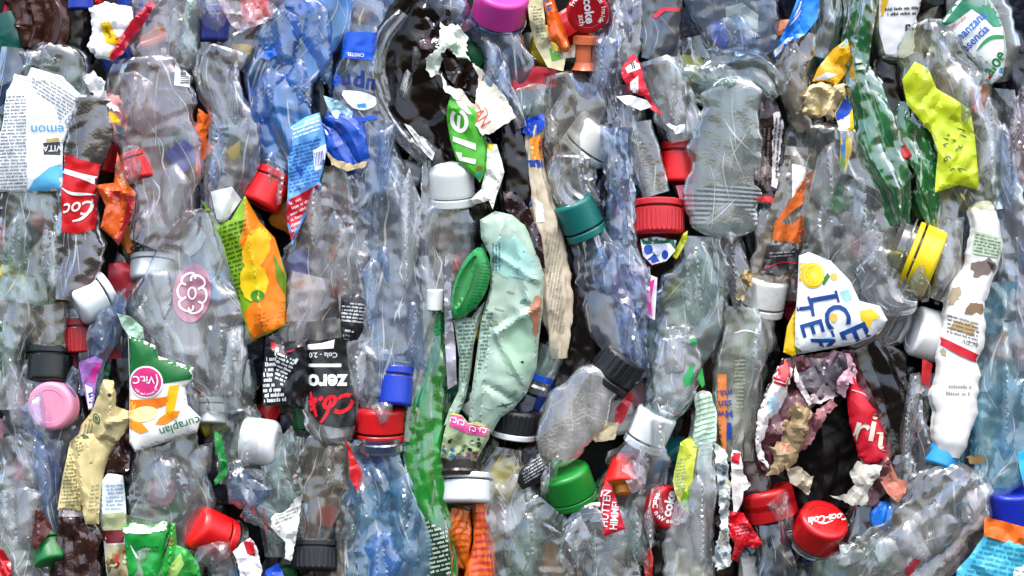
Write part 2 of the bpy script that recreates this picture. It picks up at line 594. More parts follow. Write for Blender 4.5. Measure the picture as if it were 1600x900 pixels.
def stroke(g, pts, w, mat, off=1.2, tgt=None):
    P3 = [(p[0], p[1], p[2] if len(p) > 2 else w) for p in pts]
    R = spline(P3, 3.)
    dxy = np.gradient(R[:, :2], axis=0); L = np.hypot(*dxy.T) + 1e-9
    nx, ny = -dxy[:, 1] / L, dxy[:, 0] / L
    hw = np.maximum(R[:, 2], .4) / 2
    A = np.column_stack([R[:, 0] + nx * hw, R[:, 1] + ny * hw]); B = np.column_stack([R[:, 0] - nx * hw, R[:, 1] - ny * hw])
    n = len(R)
    return lay(g, np.vstack([A, B]), [(i, i + 1, n + i + 1, n + i) for i in range(n - 1)], mat, off, tgt)

def inside(x, y, poly):
    c = False
    for i in range(len(poly)):
        a, b = poly[i], poly[i - 1]
        if (a[1] > y) != (b[1] > y) and x < (b[0] - a[0]) * (y - a[1]) / (b[1] - a[1]) + a[0]:
            c = not c
    return c

def fine(g, poly, rot, pitch, mat, seed=0, off=1.0, hgt=.42, wmax=9, ragged=.25, tgt=None):
    """rows of print too small to read"""
    rs = random.Random(seed)
    r = math.radians(rot); ca, sa = math.cos(r), math.sin(r)
    cx = sum(p[0] for p in poly) / len(poly); cy_ = sum(p[1] for p in poly) / len(poly)
    R = max(math.hypot(p[0] - cx, p[1] - cy_) for p in poly)
    V, F = [], []
    v = -R
    while v < R:
        u = -R; end = R - rs.random() * ragged * R
        while u < end:
            nl = rs.randint(2, wmax)
            for _ in range(nl):
                lw = rs.uniform(.28, .55) * pitch * .5
                hh = pitch * hgt * (1.35 if rs.random() < .25 else 1)
                q = [(u, v), (u + lw, v), (u + lw, v - hh), (u, v - hh)]
                W4 = [(cx + a * ca + b * sa, cy_ - a * sa + b * ca) for a, b in q]
                if all(inside(a, b, poly) for a, b in W4):
                    i = len(V); V += W4; F.append((i, i + 1, i + 2, i + 3))
                u += lw + pitch * .1
            u += pitch * .3
        v += pitch
    if V:
        lay(g, V, F, mat, off, tgt)
    return g

def axes(ang, tilt):
    a, t = math.radians(ang), math.radians(tilt)
    ax = np.array((math.cos(t) * math.cos(a), -math.cos(t) * math.sin(a), math.sin(t)))
    e1 = np.array((math.sin(a), math.cos(a), 0.))
    e2 = np.cross(ax, e1)
    return ax, e1, e2

def lathe(g, base, ax, e1, e2, prof, mat, seg=48, ribs=0, ribamp=.0, ribz=(0, 1), ov=0., closed=True):
    """prof: list of (radius, height); ribs raised on the side between the ribz heights"""
    th = np.linspace(0, 2 * np.pi, seg, endpoint=False)
    V = []
    for (r, h) in prof:
        k = 1.
        if ribs and ribz[0] <= h <= ribz[1]:
            k = 1 + ribamp * np.clip(np.cos(ribs * th) * 2.2, -1, 1)
        rr = r * k * (1 + ov * np.cos(2 * th + 1.))
        V.append(base + np.outer(rr * np.cos(th), e1) + np.outer(rr * np.sin(th), e2) + h * ax)
    n = len(prof)
    F = [(i * seg + j, i * seg + (j + 1) % seg, (i + 1) * seg + (j + 1) % seg, (i + 1) * seg + j) for i in range(n - 1) for j in range(seg)]
    V = np.concatenate(V)
    if closed:
        V = np.vstack([V, base + prof[0][1] * ax, base + prof[-1][1] * ax])
        a, b = n * seg, n * seg + 1
        F += [(a, (j + 1) % seg, j) for j in range(seg)] + [(b, (n - 1) * seg + j, (n - 1) * seg + (j + 1) % seg) for j in range(seg)]
    return g.add(V, F, mat)

def cap(t, x, y, r, h, ang, tilt, zf, col, ring=True, ribs=44, neck=0, neckmat=None, rough=.34, taper=1., ringcol=None, parent=None, dome=.0, bev=.18, ringgap=.07, label=None, name='cap', dirt=.4):
    """screw cap centred at (x, y); ang is where its top points in the picture plane, tilt how far it turns to the viewer"""
    ax, e1, e2 = axes(ang, tilt)
    ext = abs(ax[2]) * h / 2 + math.sqrt(max(0, 1 - ax[2] ** 2)) * r
    c = np.array((x, y, zf - ext))
    b = c - ax * h / 2
    mat = plastic(col, rough=rough, bump=.05, scale=300, dirt=dirt, spec=.5, sub=0) if isinstance(col, str) else col
    be = min(bev * r, .5 * h)
    pr = [(r * .80, h * .03), (r * .97, 0), (r, h * .03), (r, h * .08)]
    n = 7
    for k in range(n + 1):
        q = .1 + .9 * k / n
        pr.append((r * (1 + (taper - 1) * q), q * (h - be)))
    rt = r * taper
    for k in range(1, 9):
        a = math.pi / 2 * k / 8
        pr.append((rt - be * (1 - math.cos(a)), h - be + be * math.sin(a)))
    for q in (.82, .8, .6, .4, .2, .05):
        pr.append(((rt - be) * q, h + dome * h * (1 - q * q) - (.025 * h if q <= .8 else 0)))
    g = lathe(G(), b, ax, e1, e2, pr, mat, seg=max(72, ribs * 6) if ribs else 96, ribs=ribs, ribamp=.011 if r > 28 else .018, ribz=(h * .09, (h - be) * 1.001))
    i = t.add(name, g, parent, label)
    if ring:
        rm = mat if ringcol is None else plastic(ringcol, rough=rough, bump=.05, scale=300, dirt=dirt)
        hr = .26 * h
        top = -ringgap * h
        pr = [(r * .8, top - hr), (r * .97, top - hr), (r * 1.0, top - hr * .85), (r * 1.0, top - hr * .15), (r * .97, top), (r * .8, top)]
        t.add('tamper_ring', lathe(G(), b, ax, e1, e2, pr, rm, seg=96, closed=False), i)
        nk = lathe(G(), b, ax, e1, e2, [(r * .84, -ringgap * h - hr * 1.02), (r * .84, .02 * h)], plastic('#1a1a1c', dirt=0), seg=48)
        t.add('neck_finish', nk, i)
    if neck:
        nm = neckmat or CL
        top = -(.07 + .27) * h if ring else 0
        pr = [(r * .86, top), (r * .86, top - neck * .2), (r * 1.04, top - neck * .22), (r * 1.04, top - neck * .3), (r * .84, top - neck * .34),
              (r * .84, top - neck * .7), (r * 1.0, top - neck)]
        t.add('neck', lathe(G(), b, ax, e1, e2, pr, nm, seg=48, closed=False), parent)
    return g

# clear plastics
CL = clear((.91, .95, .96), .12)
CLM = clear((.9, .94, .95), .25, rough=.1)
CLL = clear((.94, .96, .96), .08)
CLB = clear((.45, .70, .95), .16, milkcol=(.35, .58, .88))
CLV = clear((.58, .74, .98), .18, milkcol=(.56, .68, .92))
CLG = clear((.80, .93, .88), .14, milkcol=(.66, .76, .73))
CLW = clear((.80, .77, .70), .12, milkcol=(.62, .58, .5))
CLP = clear((.92, .84, .86), .13, milkcol=(.8, .7, .72))
BLU = clear((.22, .52, .86), .16, milkcol=(.28, .55, .82))
CYA = clear((.5, .84, .94), .34, milkcol=(.45, .78, .88))
GRN = clear((.08, .75, .16), .6, milkcol=(.02, .5, .05), dots=.04)
DGR = clear((.03, .42, .16), .6, milkcol=(.008, .3, .08), gloss=3.2)
DRK = plastic('#080506', rough=.12, bump=.4, scale=40, dirt=.25, spec=.5, dirtcol='#140b0b', stretch=2, dist=.0015)  # near-black; bodies of it in the gaps put shade into colour
BRW = plastic('#2b1410', rough=.14, bump=.5, scale=70, dirt=.4, spec=.7, dirtcol='#4a2a1e', dist=.0015)
NVY = plastic('#0a1020', rough=.15, bump=.4, scale=70, dirt=.3, spec=.6, dirtcol='#16223c', dist=.0012)
DROP = clear((.86, .88, .88), .2, dots=.1, milkcol=(.75, .77, .76))

def creases(g, pts, mat, seed, n=None):
    """stress whitened fold lines at sharp bends, painted pale as highlights too"""
    rs = random.Random(seed * 7 + 1)
    R = spline(pts, 6)
    wm = R[:, 2].mean(); L = len(R)
    if n is None:
        n = int(3 + wm * L / 300)
    m = clear((.86, .88, .9), .9, rough=.12, bump=0, shard=.3, milkcol=(.8, .82, .84)) if mat not in (GRN, DGR) else clear((.5, .8, .6), .5, bump=0, shard=.3, milkcol=(.35, .65, .45))  # pale stroke colour doubles as painted highlights along the folds
    for _ in range(n):
        a = rs.randrange(0, max(1, L - 6)); ln = rs.randint(5, max(6, L // 2)); b = min(L - 1, a + ln)
        u = rs.uniform(-.8, .8); du = rs.uniform(-.9, .9)
        p = []
        ks = list(range(a, b + 1, rs.choice((3, 4, 5))))
        for j, q in enumerate(ks):
            i0, i1 = max(0, q - 1), min(L - 1, q + 1)
            tx, ty = R[i1, 0] - R[i0, 0], R[i1, 1] - R[i0, 1]; l = math.hypot(tx, ty) + 1e-6
            uu = max(-.92, min(.92, u + du * j / max(1, len(ks) - 1) + rs.uniform(-.1, .1))) * R[q, 2]
            p.append((R[q, 0] - ty / l * uu, R[q, 1] + tx / l * uu, rs.choice((.8, 1.2, 1.8, 3.4)) * rs.uniform(.7, 1.2) if 0 < j < len(ks) - 1 else .3))
        if len(p) > 1:
            stroke(g, p, 2, m, .5)

def bottle(label, pts, zf, mat, seed, group=None, name='crushed_bottle', cat='bottle', body=True, **k):
    t = T(name, label, cat, group)
    cr = k.pop('crease', None)
    if mat.get('see_through'):
        k['amp'] = k.get('amp', 5) * 1.25
    t.g = tube(pts, zf, mat, seed=seed, **k)
    if mat.get('see_through'):
        creases(t.g, pts, mat, seed, cr)
    t.add('body', t.g)
    return t
def scrap(label, poly, zf, mat, seed, name='label_scrap', cat='label', group=None, part=None, **k):
    t = T(name, label, cat, group)
    t.g = sheet(poly, zf, mat, seed=seed, **k)
    t.add(part or name, t.g)
    return t
# ================================================================== the dark inside of the bale
def filling():
    rs = random.Random(5)
    t = T('bale_filling', 'crushed bottles, many coloured dark for shade, packed deep inside the bale behind everything else', 'bottles', kind='stuff')
    g = G()
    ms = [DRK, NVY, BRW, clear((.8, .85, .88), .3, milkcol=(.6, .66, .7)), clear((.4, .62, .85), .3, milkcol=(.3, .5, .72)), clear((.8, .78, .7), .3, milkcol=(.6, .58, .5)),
          clear((.7, .8, .76), .35, milkcol=(.55, .64, .6)), clear((.85, .88, .9), .4), DRK, NVY, DRK, DRK, BRW, clear((.4, .45, .5), .15)]  # dark plastics repeated so gaps between the bottles read as shade
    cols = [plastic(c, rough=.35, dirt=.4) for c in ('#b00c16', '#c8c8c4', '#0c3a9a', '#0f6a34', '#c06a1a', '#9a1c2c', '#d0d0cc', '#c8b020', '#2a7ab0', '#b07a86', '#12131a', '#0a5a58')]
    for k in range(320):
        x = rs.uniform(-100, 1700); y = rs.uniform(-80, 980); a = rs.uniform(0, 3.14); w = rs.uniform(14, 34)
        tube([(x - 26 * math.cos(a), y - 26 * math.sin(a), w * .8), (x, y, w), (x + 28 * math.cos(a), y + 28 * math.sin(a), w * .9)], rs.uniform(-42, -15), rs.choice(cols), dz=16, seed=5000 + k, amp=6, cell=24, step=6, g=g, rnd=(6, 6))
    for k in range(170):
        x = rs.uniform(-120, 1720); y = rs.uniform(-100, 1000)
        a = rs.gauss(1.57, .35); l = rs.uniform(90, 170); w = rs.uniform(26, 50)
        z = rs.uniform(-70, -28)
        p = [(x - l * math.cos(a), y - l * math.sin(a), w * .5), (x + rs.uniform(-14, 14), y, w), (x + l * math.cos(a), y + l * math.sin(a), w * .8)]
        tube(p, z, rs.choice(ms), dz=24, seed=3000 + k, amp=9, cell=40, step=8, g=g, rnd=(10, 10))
    t.add('bale_filling', g)
    b = T('background', 'black sheet standing in for the shaded depth of the bale', None, kind='structure')
    b.add('background', sheet([(-200, -160), (1800, -160), (1800, 1060), (-200, 1060)], -110, plastic('#060607', rough=.6, dirt=.3), seed=3, amp=14, cell=120, step=30, thick=4))  # black colour stands in for the bale's unlit depth
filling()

RED = '#b3060e'; RED2 = '#c20a12'; WHT = '#d9dcdc'; BLK = '#0c0d0f'
i_blk = ink('#15161a'); i_wht = ink('#e2e4e4'); i_red = ink('#b80c18'); i_blue = ink('#123a8c'); i_grey = ink('#565b60')

# ================================================================== first quarter of the face, from its top
t = bottle('crumpled copper brown bottle with metallic sheen in the upper corner beside white torn label', [(46, -40, 40), (60, 5, 46), (66, 45, 42), (52, 84, 34)], 14, plastic('#3a1d16', rough=.2, bump=.5, scale=60, dirt=.25, spec=.8, metallic=.45, dirtcol='#54301f', dist=.0015), 11, amp=13, cell=30, rnd=(0, 12))
t = bottle('dark teal green crushed bottle peeking out below the copper brown one', [(4, 20, 26), (14, 58, 28), (2, 100, 24)], 2, plastic('#06453f', rough=.25, dirt=.4, bump=.4, scale=70), 12)
t = bottle('black body standing in for the shaded gap behind the copper brown bottle', [(118, -10, 30), (116, 50, 32), (120, 100, 24)], -12, DRK, 13)  # black body painted where the gap is only in shade
t = T('capped_bottle', 'bottle with a bright blue cap between copper brown plastic and the white torn label', 'bottle')
cap(t, 124, 2, 20, 30, -90, 12, 2, '#0a2a8c', neck=10)
# torn white label with yellow tag
t = scrap('torn white label with a yellow tag lettered in black and an orange tip', [(140, 12), (166, 4), (206, 12), (214, 42), (198, 70), (178, 96), (152, 92), (138, 74), (144, 50)], 18, paper('#d8dada', dirt=.3), 14, amp=7, cell=24, bulge=8, torn=1.5)
decal(t.g, [(158, 38), (173, 35), (184, 60), (196, 57), (198, 66), (180, 71), (168, 68)], ink('#e0b400')); text(t.g, 'NMV', 171, 53, 6, -62, i_blk)
decal(t.g, [(182, 62), (200, 55), (197, 68), (180, 72)], ink('#c05a08')); decal(t.g, [(172, 84), (186, 72), (190, 80), (176, 94)], ink('#d8a400'))
scrap('narrow red glossy strip folded slantwise beside the white torn label', [(237, 2), (245, 9), (224, 42), (206, 64), (194, 86), (176, 97), (173, 91), (190, 62), (208, 34)], 24, foil('#b0102a'), 15, amp=4, cell=18, name='film_strip', cat='film')
bottle('clear bottle end with a purplish tint right behind the slanting red strip', [(262, -30, 50), (256, 30, 52), (235, 80, 44), (222, 100, 30)], 12, clear((.86, .78, .82), .2, milkcol=(.75, .68, .74)), 16, amp=8, rnd=(0, 14))
scrap('flat pale green strip of bottle wall standing beside the blue cap under film', [(288, -6), (313, -6), (311, 40), (308, 84), (284, 80), (282, 40)], 14, clear((.74, .86, .8), .5, milkcol=(.6, .72, .67)), 17, name='plastic_shard', cat='plastic piece', amp=6, bulge=10)
t = T('capped_bottle', 'dark blue capped bottle under clear film near the red cap in white film', 'bottle')
cap(t, 336, 45, 24, 42, -92, 10, 8, '#0b2070', neck=14)
t = T('capped_bottle', 'wide red cap half covered by crinkled white film', 'bottle')
cap(t, 412, 18, 36, 48, -80, 8, 10, RED, neck=26, neckmat=CLW)
scrap('crinkled white translucent film pulled to a point over a wide red cap', [(338, -8), (448, -8), (446, 18), (420, 34), (398, 44), (374, 49), (362, 40), (350, 18)], 26, clear((.92, .74, .78), .42, milkcol=(.9, .8, .83), rough=.2), 18, name='film_wrap', cat='film', amp=7, cell=22, thick=0)
bottle('dull clear bottle shoulder below the crinkled white film', [(400, 40, 40), (385, 66, 45), (360, 96, 40)], 0, CLW, 19, amp=7)

# ------------------------------------------------------------------ ingredients label, cola bottle
bottle('deep blue crushed bottle standing against the picture edge behind the ingredients label', [(16, 74, 36), (10, 130, 38), (2, 190, 20), (-6, 260, 14)], 4, clear((.2, .3, .52), .3, milkcol=(.12, .22, .42)), 20, amp=8)
t = bottle('clear bottle with white ingredients label and light blue corner, flattened foot below', [(92, 66, 52), (84, 110, 62), (62, 180, 68), (54, 300, 52), (52, 400, 50), (40, 474, 46)], 16, CLG, 21, amp=6, dz=26, rnd=(18, 0))
p = [(24, 116), (44, 121), (50, 106), (98, 119), (131, 152), (112, 198), (100, 226), (101, 299), (50, 300), (-10, 300), (-10, 240), (6, 200), (12, 142)]
g = sheet(p, 24, paper('#d3d9dc', dirt=.15), seed=22, amp=4, cell=50, bulge=6, torn=.6)
i = t.add('label', g)
decal(g, [(100, 256), (101, 299), (46, 299), (56, 282), (80, 262)], ink('#58a8d4'))
fine(g, [(2, 148), (44, 150), (46, 296), (-8, 294), (2, 210)], 2, 5.2, i_grey, 1, ragged=.05)
fine(g, [(52, 120), (96, 132), (128, 156), (96, 196), (88, 170), (52, 140)], -32, 5, i_grey, 2)
text(g, 'emon', 77, 203, 15, 180, ink('#3f8fb8'), sx=1.1)
decal(g, [(70, 224), (96, 222), (97, 243), (71, 242)], ink('#33393c')); decal(g, [(74, 218), (94, 216), (95, 220), (75, 222)], ink('#b79a3e'))
text(g, 'VITA', 84, 232, 10, 180, i_wht, off=2)
text(g, 'COCO-2', 119, 178, 8, 52, i_grey)
stroke(g, [(30, 124), (60, 128), (90, 122), (110, 140)], 1.2, ink('#9aa2a6'))
t = bottle('dark cola bottle with a red label with white swoosh and white script lettering', [(142, 146, 30), (140, 190, 37), (135, 240, 36), (128, 300, 32), (122, 362, 34), (120, 410, 36), (112, 470, 32)], 26, clear((.3, .22, .22), .16, milkcol=(.42, .38, .39), bump=.3, scale=160, dots=.06, gloss=3.), 23, amp=7, rnd=(10, 0))
p = [(94, 238), (130, 250), (161, 258), (160, 290), (155, 330), (150, 358), (122, 366), (99, 362), (98, 300)]
g = wrap(p, t.g, plastic('#b50d16', rough=.28, bump=.15, dirt=.2), 2.2, step=3); t.add('label', g)
decal(g, [(97, 262), (130, 272), (161, 278), (157, 292), (130, 280), (98, 270)], i_wht, step=3)
stroke(g, [(99, 294, 1), (112, 302, 4), (126, 304, 5), (140, 304, 3), (152, 305, 1)], 4, i_wht)
text(g, 'Coca', 122, 326, 22, 187, i_wht, shear=.35, sx=.95, bold=.01)
stroke(g, [(116, 346, 2), (130, 342, 4), (142, 330, 4), (147, 312, 2)], 3, i_wht)
bottle('dark red cola bottle wall seen through the clear flattened foot', [(76, 300, 18), (82, 340, 20), (90, 366, 12)], -4, clear((.7, .25, .25), .3, milkcol=(.5, .12, .14)), 24)

# ------------------------------------------------------------------ pinkish clear bottle with barcode, red ribbed cap
scrap('small white torn paper scrap above the speckled dark cola bottle', [(132, 120), (150, 112), (166, 130), (168, 150), (190, 176), (174, 170), (156, 158), (140, 140)], 22, paper('#e3e3e3'), 25, torn=2.5, amp=6, cell=16)
t = scrap('small torn scrap of yellow, red and teal print beside a pinkish clear bottle', [(160, 144), (186, 150), (204, 180), (196, 214), (182, 206), (168, 186)], 20, paper('#c98a8a'), 26, torn=1.5, amp=5, cell=16)
decal(t.g, [(170, 176), (184, 178), (190, 196), (178, 192)], ink('#d7b310')); decal(t.g, [(182, 196), (196, 200), (197, 213), (186, 207)], ink('#2e7c86'))
t = bottle('big clear bottle with a pinkish cast, a barcode sticker and an inverted red ribbed cap', [(222, 86, 52), (226, 120, 68), (240, 170, 70), (254, 230, 58), (258, 300, 50), (246, 350, 46), (232, 385, 36)], 20, CLP, 27, amp=7, cell=46, rnd=(12, 0))
g = wrap([(275, 86), (290, 92), (298, 104), (297, 137), (274, 134)], t.g, paper('#dfe2e2'), 2); k = t.add('barcode_sticker', g)
rs = random.Random(2)
for q in range(13):
    y = 92 + q * 3.1
    decal(g, [(283, y), (296, y), (296, y + rs.uniform(.8, 2)), (283, y + rs.uniform(.8, 2))], i_blk, 1.)
fine(g, [(276, 90), (282, 90), (281, 132), (276, 132)], 90, 5, i_blk, 3)
for yy in (140,):
    stroke(t.g, [(172, yy + 2, 1), (210, yy - 1, 2), (262, yy, 2), (296, yy + 6, 1)], 2, CLM, .8)
cap(t, 214, 268, 25, 34, -72, 12, 34, RED, ribs=30)
t = scrap('small orange and red foil sachet folded to a point beside the cola label', [(186, 238), (196, 272), (206, 292), (215, 302), (213, 326), (199, 360), (188, 384), (178, 372), (160, 356), (168, 322), (152, 290), (180, 286)], 38, foil('#c4510e'), 28, name='foil_sachet', cat='sachet', amp=5, cell=22, bulge=12, folds=((178, 298, 214, 306, 8, 8), (199, 300, 190, 378, 7, 8)))
decal(t.g, [(206, 304), (214, 306), (212, 328), (198, 362), (188, 384), (184, 376), (196, 350)], foil('#a50e22')); decal(t.g, [(176, 300), (212, 302), (210, 316), (174, 312)], foil('#b52a1e'))
decal(t.g, [(184, 250), (193, 272), (204, 294), (188, 286)], foil('#d8820c'))

# ------------------------------------------------------------------ waisted clear bottle, red cap, fruit label
scrap('bright orange label corner poking out between two clear bottles', [(310, 170), (334, 184), (322, 214), (336, 232), (318, 250), (308, 290), (306, 220)], 4, paper('#cf5a12'), 29, amp=5, cell=18, torn=1)
t = bottle('tall waisted clear bottle with pale blue and pink tints and milky foot', [(352, 70, 40), (340, 116, 32), (354, 160, 36), (372, 200, 40), (366, 250, 46), (352, 300, 36), (344, 352, 22)], 18, clear((.88, .88, .92), .16, milkcol=(.76, .76, .82)), 30, amp=7, rnd=(10, 10))
g = wrap([(330, 300), (364, 292), (378, 312), (352, 350), (340, 342)], t.g, plastic('#cfd3d2', rough=.3, dirt=.2), 2); t.add('label', g)
t = T('capped_bottle', 'tilted red cap resting on the green and orange fruit label', 'bottle')
cap(t, 416, 302, 30, 44, -118, 10, 30, RED2, ribs=0, neck=24)
t = scrap('crumpled lime green and orange fruit drink label covered in small print', [(316, 312), (330, 330), (340, 352), (362, 344), (384, 306), (406, 346), (430, 372), (448, 430), (447, 508), (420, 522), (394, 532), (378, 488), (364, 440), (346, 384)], 22, plastic('#6f9a12', rough=.3, bump=.2, dirt=.25), 31, amp=6, cell=40, bulge=9, folds=((384, 310, 414, 520, 9, 14),))
decal(t.g, [(384, 308), (406, 346), (430, 372), (446, 430), (446, 507), (396, 531), (382, 490), (398, 470), (384, 440), (392, 410), (376, 380), (384, 350)], ink('#d8710c'), 1.)
decal(t.g, ell(402, 388, 20, 34, 20), ink('#dca60c'), 1.6, torn=1.5); decal(t.g, ell(398, 440, 22, 30), ink('#d9b70e'), 1.6, torn=2); decal(t.g, [(428, 396), (446, 430), (446, 460), (434, 440)], ink('#5b7d12'), 1.7)
decal(t.g, ell(404, 462, 11, 9), ink('#3d7a1c'), 2.); decal(t.g, ell(425, 350, 10, 16, -20), ink('#cf5f0c'), 1.7)
fine(t.g, [(342, 356), (388, 340), (392, 460), (372, 468)], 17, 7, ink('#203008'), 4, wmax=7); fine(t.g, [(396, 494), (444, 478), (444, 500), (398, 522)], 17, 6, ink('#8a3c08'), 5)

# ------------------------------------------------------------------ white cap, clear neck with white collar, flower bottle
t = T('capped_bottle', 'bluish white smooth cap tilted downward beside the flattened clear foot', 'bottle')
cap(t, 136, 469, 34, 46, 212, 18, 40, '#d2dade', ribs=0, bev=.3)
t = T('capped_bottle', 'broad white collar cap under a clear grey bottle neck below the orange sachet', 'bottle')
cap(t, 236, 424, 35, 30, -92, 12, 14, '#d2d6d6', ribs=0, neck=34, neckmat=clear((.55, .57, .56), .14, milkcol=(.4, .42, .42)))
t = bottle('large clear bottle with a round pink flower emblem printed on its side', [(318, 326, 30), (312, 380, 52), (296, 440, 84), (300, 500, 92), (320, 560, 68), (336, 610, 50), (336, 650, 38)], 22, CLM, 32, amp=8, cell=52, rnd=(10, 14))
g = wrap(ell(302, 458, 30, 46, 8), t.g, clear((.9, .42, .52), .75, milkcol=(.9, .42, .55), bump=0, shard=0), 1.6); t.add('emblem', g)
for a in range(0, 360, 60):
    cx_, cy_ = 302 + 15 * math.cos(math.radians(a + 8)), 458 + 24 * math.sin(math.radians(a + 8))
    stroke(g, ell(cx_, cy_, 8, 12, a, n=9, a0=-130, a1=130), 3, ink('#e8dfe0'), .9)
stroke(g, ell(302, 458, 6, 9, 0, n=10, a0=0, a1=355), 2.4, ink('#e8dfe0'), .9)
scrap('small lime and blue label tip caught at the rim of the flower bottle', [(186, 490), (206, 494), (226, 512), (228, 530), (204, 526), (192, 508)], 24, paper('#8fae9a'), 33, amp=4, cell=14)

# ------------------------------------------------------------------ caps below
t = T('capped_bottle', 'small deep red ribbed cap wedged between the white cap and the black cap', 'bottle')
cap(t, 120, 532, 20, 40, -88, 4, 8, '#8f060c', ribs=22, neck=22)
t = bottle('clear bottle neck with a broad black cap above the pale pink cap', [(66, 478, 34), (72, 510, 33), (76, 546, 30)], 14, CLW, 34, amp=4)
cap(t, 75, 576, 37, 42, -92, 5, 22, '#101213', ribs=0, rough=.22)
t = T('capped_bottle', 'pale pink round cap facing outward below the black cap', 'bottle')
cap(t, 83, 634, 38, 26, 180, 74, 36, '#d98aa4', ribs=0, neck=14, neckmat=NVY, ringgap=.1)
bottle('clear bluish bottle around the pale pink cap, against the picture edge', [(60, 560, 40), (66, 620, 64), (70, 680, 58), (90, 740, 34), (92, 800, 30)], 6, clear((.62, .68, .76), .16, milkcol=(.5, .56, .64)), 35, amp=7)
bottle('green tinted bottle scrap in a hollow at the picture edge above the clear bluish bottle', [(-6, 500, 24), (12, 545, 26), (-2, 600, 18)], 8, clear((.2, .55, .35), .35, milkcol=(.15, .42, .25)), 36, rnd=(6, 6))
bottle('pale wrinkled clear bottle at the picture edge below the flattened foot', [(30, 430, 26), (20, 490, 34), (8, 560, 24), (10, 640, 26)], 10, CLM, 37, amp=8)
bottle('bluish clear shoulder beside the small deep red ribbed cap', [(176, 460, 24), (166, 510, 30), (150, 560, 24), (140, 620, 16)], 12, CLV, 38, amp=7)
t = scrap('purple and pink printed scrap under the clear shoulder near the pink cap', [(124, 566), (150, 556), (162, 562), (150, 600), (148, 640), (140, 640), (132, 606)], 14, paper('#8a5ca0'), 39, amp=4, cell=16)
decal(t.g, [(146, 574), (160, 564), (152, 598), (140, 596)], ink('#b8287e')); decal(t.g, [(134, 600), (146, 606), (146, 638), (140, 638)], ink('#cfd0dc')); decal(t.g, [(139, 614), (146, 612), (146, 628), (140, 630)], ink('#27407c'))
t = scrap('crushed cream paper label with a small brown hole and a green round stamp', [(164, 592), (180, 594), (184, 612), (183, 634), (205, 642), (206, 662), (186, 690), (150, 686), (120, 690), (128, 664), (146, 640), (156, 616)], 32, paper('#b5a878', dirt=.3), 40, amp=8, cell=26, bulge=10, torn=.8, folds=((182, 600, 172, 660, 10, 10), (172, 660, 204, 652, 8, 8)))
decal(t.g, ell(175, 616, 3.5, 2.6), ink('#3a1208'), 1.2); decal(t.g, ell(153, 653, 5.5, 8.5, -25), ink('#46603a'), 1.2); stroke(t.g, ell(153, 653, 3, 5, -25, n=9, a0=0, a1=350), 1, ink('#b5a878'), 2)
fine(t.g, [(130, 666), (146, 650), (150, 682), (126, 686)], 80, 5, ink('#6e6a4c'), 7)
t = scrap('long folded cream leaflet covered in fine print, hanging below the cream label', [(110, 690), (124, 678), (150, 676), (186, 690), (172, 712), (164, 738), (160, 764), (157, 818), (137, 818), (129, 790), (128, 797), (92, 796), (98, 752), (106, 716)], 26, paper('#bdb07c', dirt=.3), 41, amp=6, cell=34, bulge=7, folds=((112, 690, 130, 796, -9, 8), (140, 690, 158, 800, 5, 12)), name='paper_leaflet', cat='leaflet')
fine(t.g, [(110, 700), (122, 740), (127, 790), (95, 790), (100, 752)], 3, 5.6, ink('#5f5d44'), 8, ragged=.05); fine(t.g, [(116, 682), (132, 690), (134, 706), (122, 712)], 20, 5, ink('#5f5d44'), 9)
fine(t.g, [(146, 756), (158, 756), (156, 800), (138, 800)], 4, 6, ink('#8a8460'), 10); text(t.g, 'FACTS', 117, 784, 6.5, 180, ink('#6e6e4e')); decal(t.g, [(126, 676), (138, 676), (142, 684), (132, 684)], ink('#36502c'), 1.1)
bottle('black filler shape for the shaded gap between the cream label and the green fruit label', [(190, 560, 18), (194, 620, 22), (190, 690, 22), (182, 740, 24)], 2, DRK, 42)  # shade of this gap put in as a black body
scrap('dark maroon crinkled film beside the cream leaflet', [(190, 682), (206, 676), (204, 732), (196, 738), (168, 736), (172, 718)], 22, BRW, 43, amp=7, cell=18, name='film_scrap', cat='film')

# ------------------------------------------------------------------ green vitamin label bottle
t = bottle('clear bottle with upside-down green and orange fruit juice label and pink vitamin roundel', [(244, 500, 26), (250, 560, 44), (258, 640, 54), (262, 720, 58), (268, 780, 62), (256, 830, 60), (240, 870, 36)], 20, CL, 44, amp=6, rnd=(10, 10))
p = [(203, 522), (224, 530), (246, 540), (250, 556), (305, 574), (303, 592), (292, 604), (296, 632), (316, 652), (310, 674), (260, 690), (214, 705), (205, 690), (205, 600)]
g = sheet(p, 42, plastic('#d8d8d2', rough=.3, bump=.1, dirt=.12), seed=45, amp=3.5, cell=60, bulge=12)
t.add('label', g)
decal(g, [(204, 523), (224, 530), (246, 540), (250, 556), (305, 574), (302, 592), (260, 598), (206, 592)], ink('#0a5a26'), .8)
decal(g, [(206, 624), (240, 622), (268, 618), (266, 630), (240, 640), (206, 638)], ink('#d8690c'), .8); decal(g, [(268, 602), (284, 600), (276, 640), (262, 650), (264, 622)], ink('#d9a70c'), .8)
decal(g, [(252, 652), (268, 642), (286, 640), (280, 650), (262, 662), (246, 662)], ink('#cf7a0c'), .8); decal(g, ell(228, 646, 22, 12, -10), ink('#d8c98e'), .9); decal(g, [(206, 652), (222, 656), (236, 672), (222, 676), (206, 668)], ink('#dc8a1e'), .8)
decal(g, [(206, 622), (216, 628), (212, 650), (206, 650)], ink('#d9a93a'), .85)
decal(g, ell(232, 596, 26.5, 25), i_wht, 1.5); decal(g, ell(232, 596, 24, 22.6), ink('#c22a70'), 2.1)
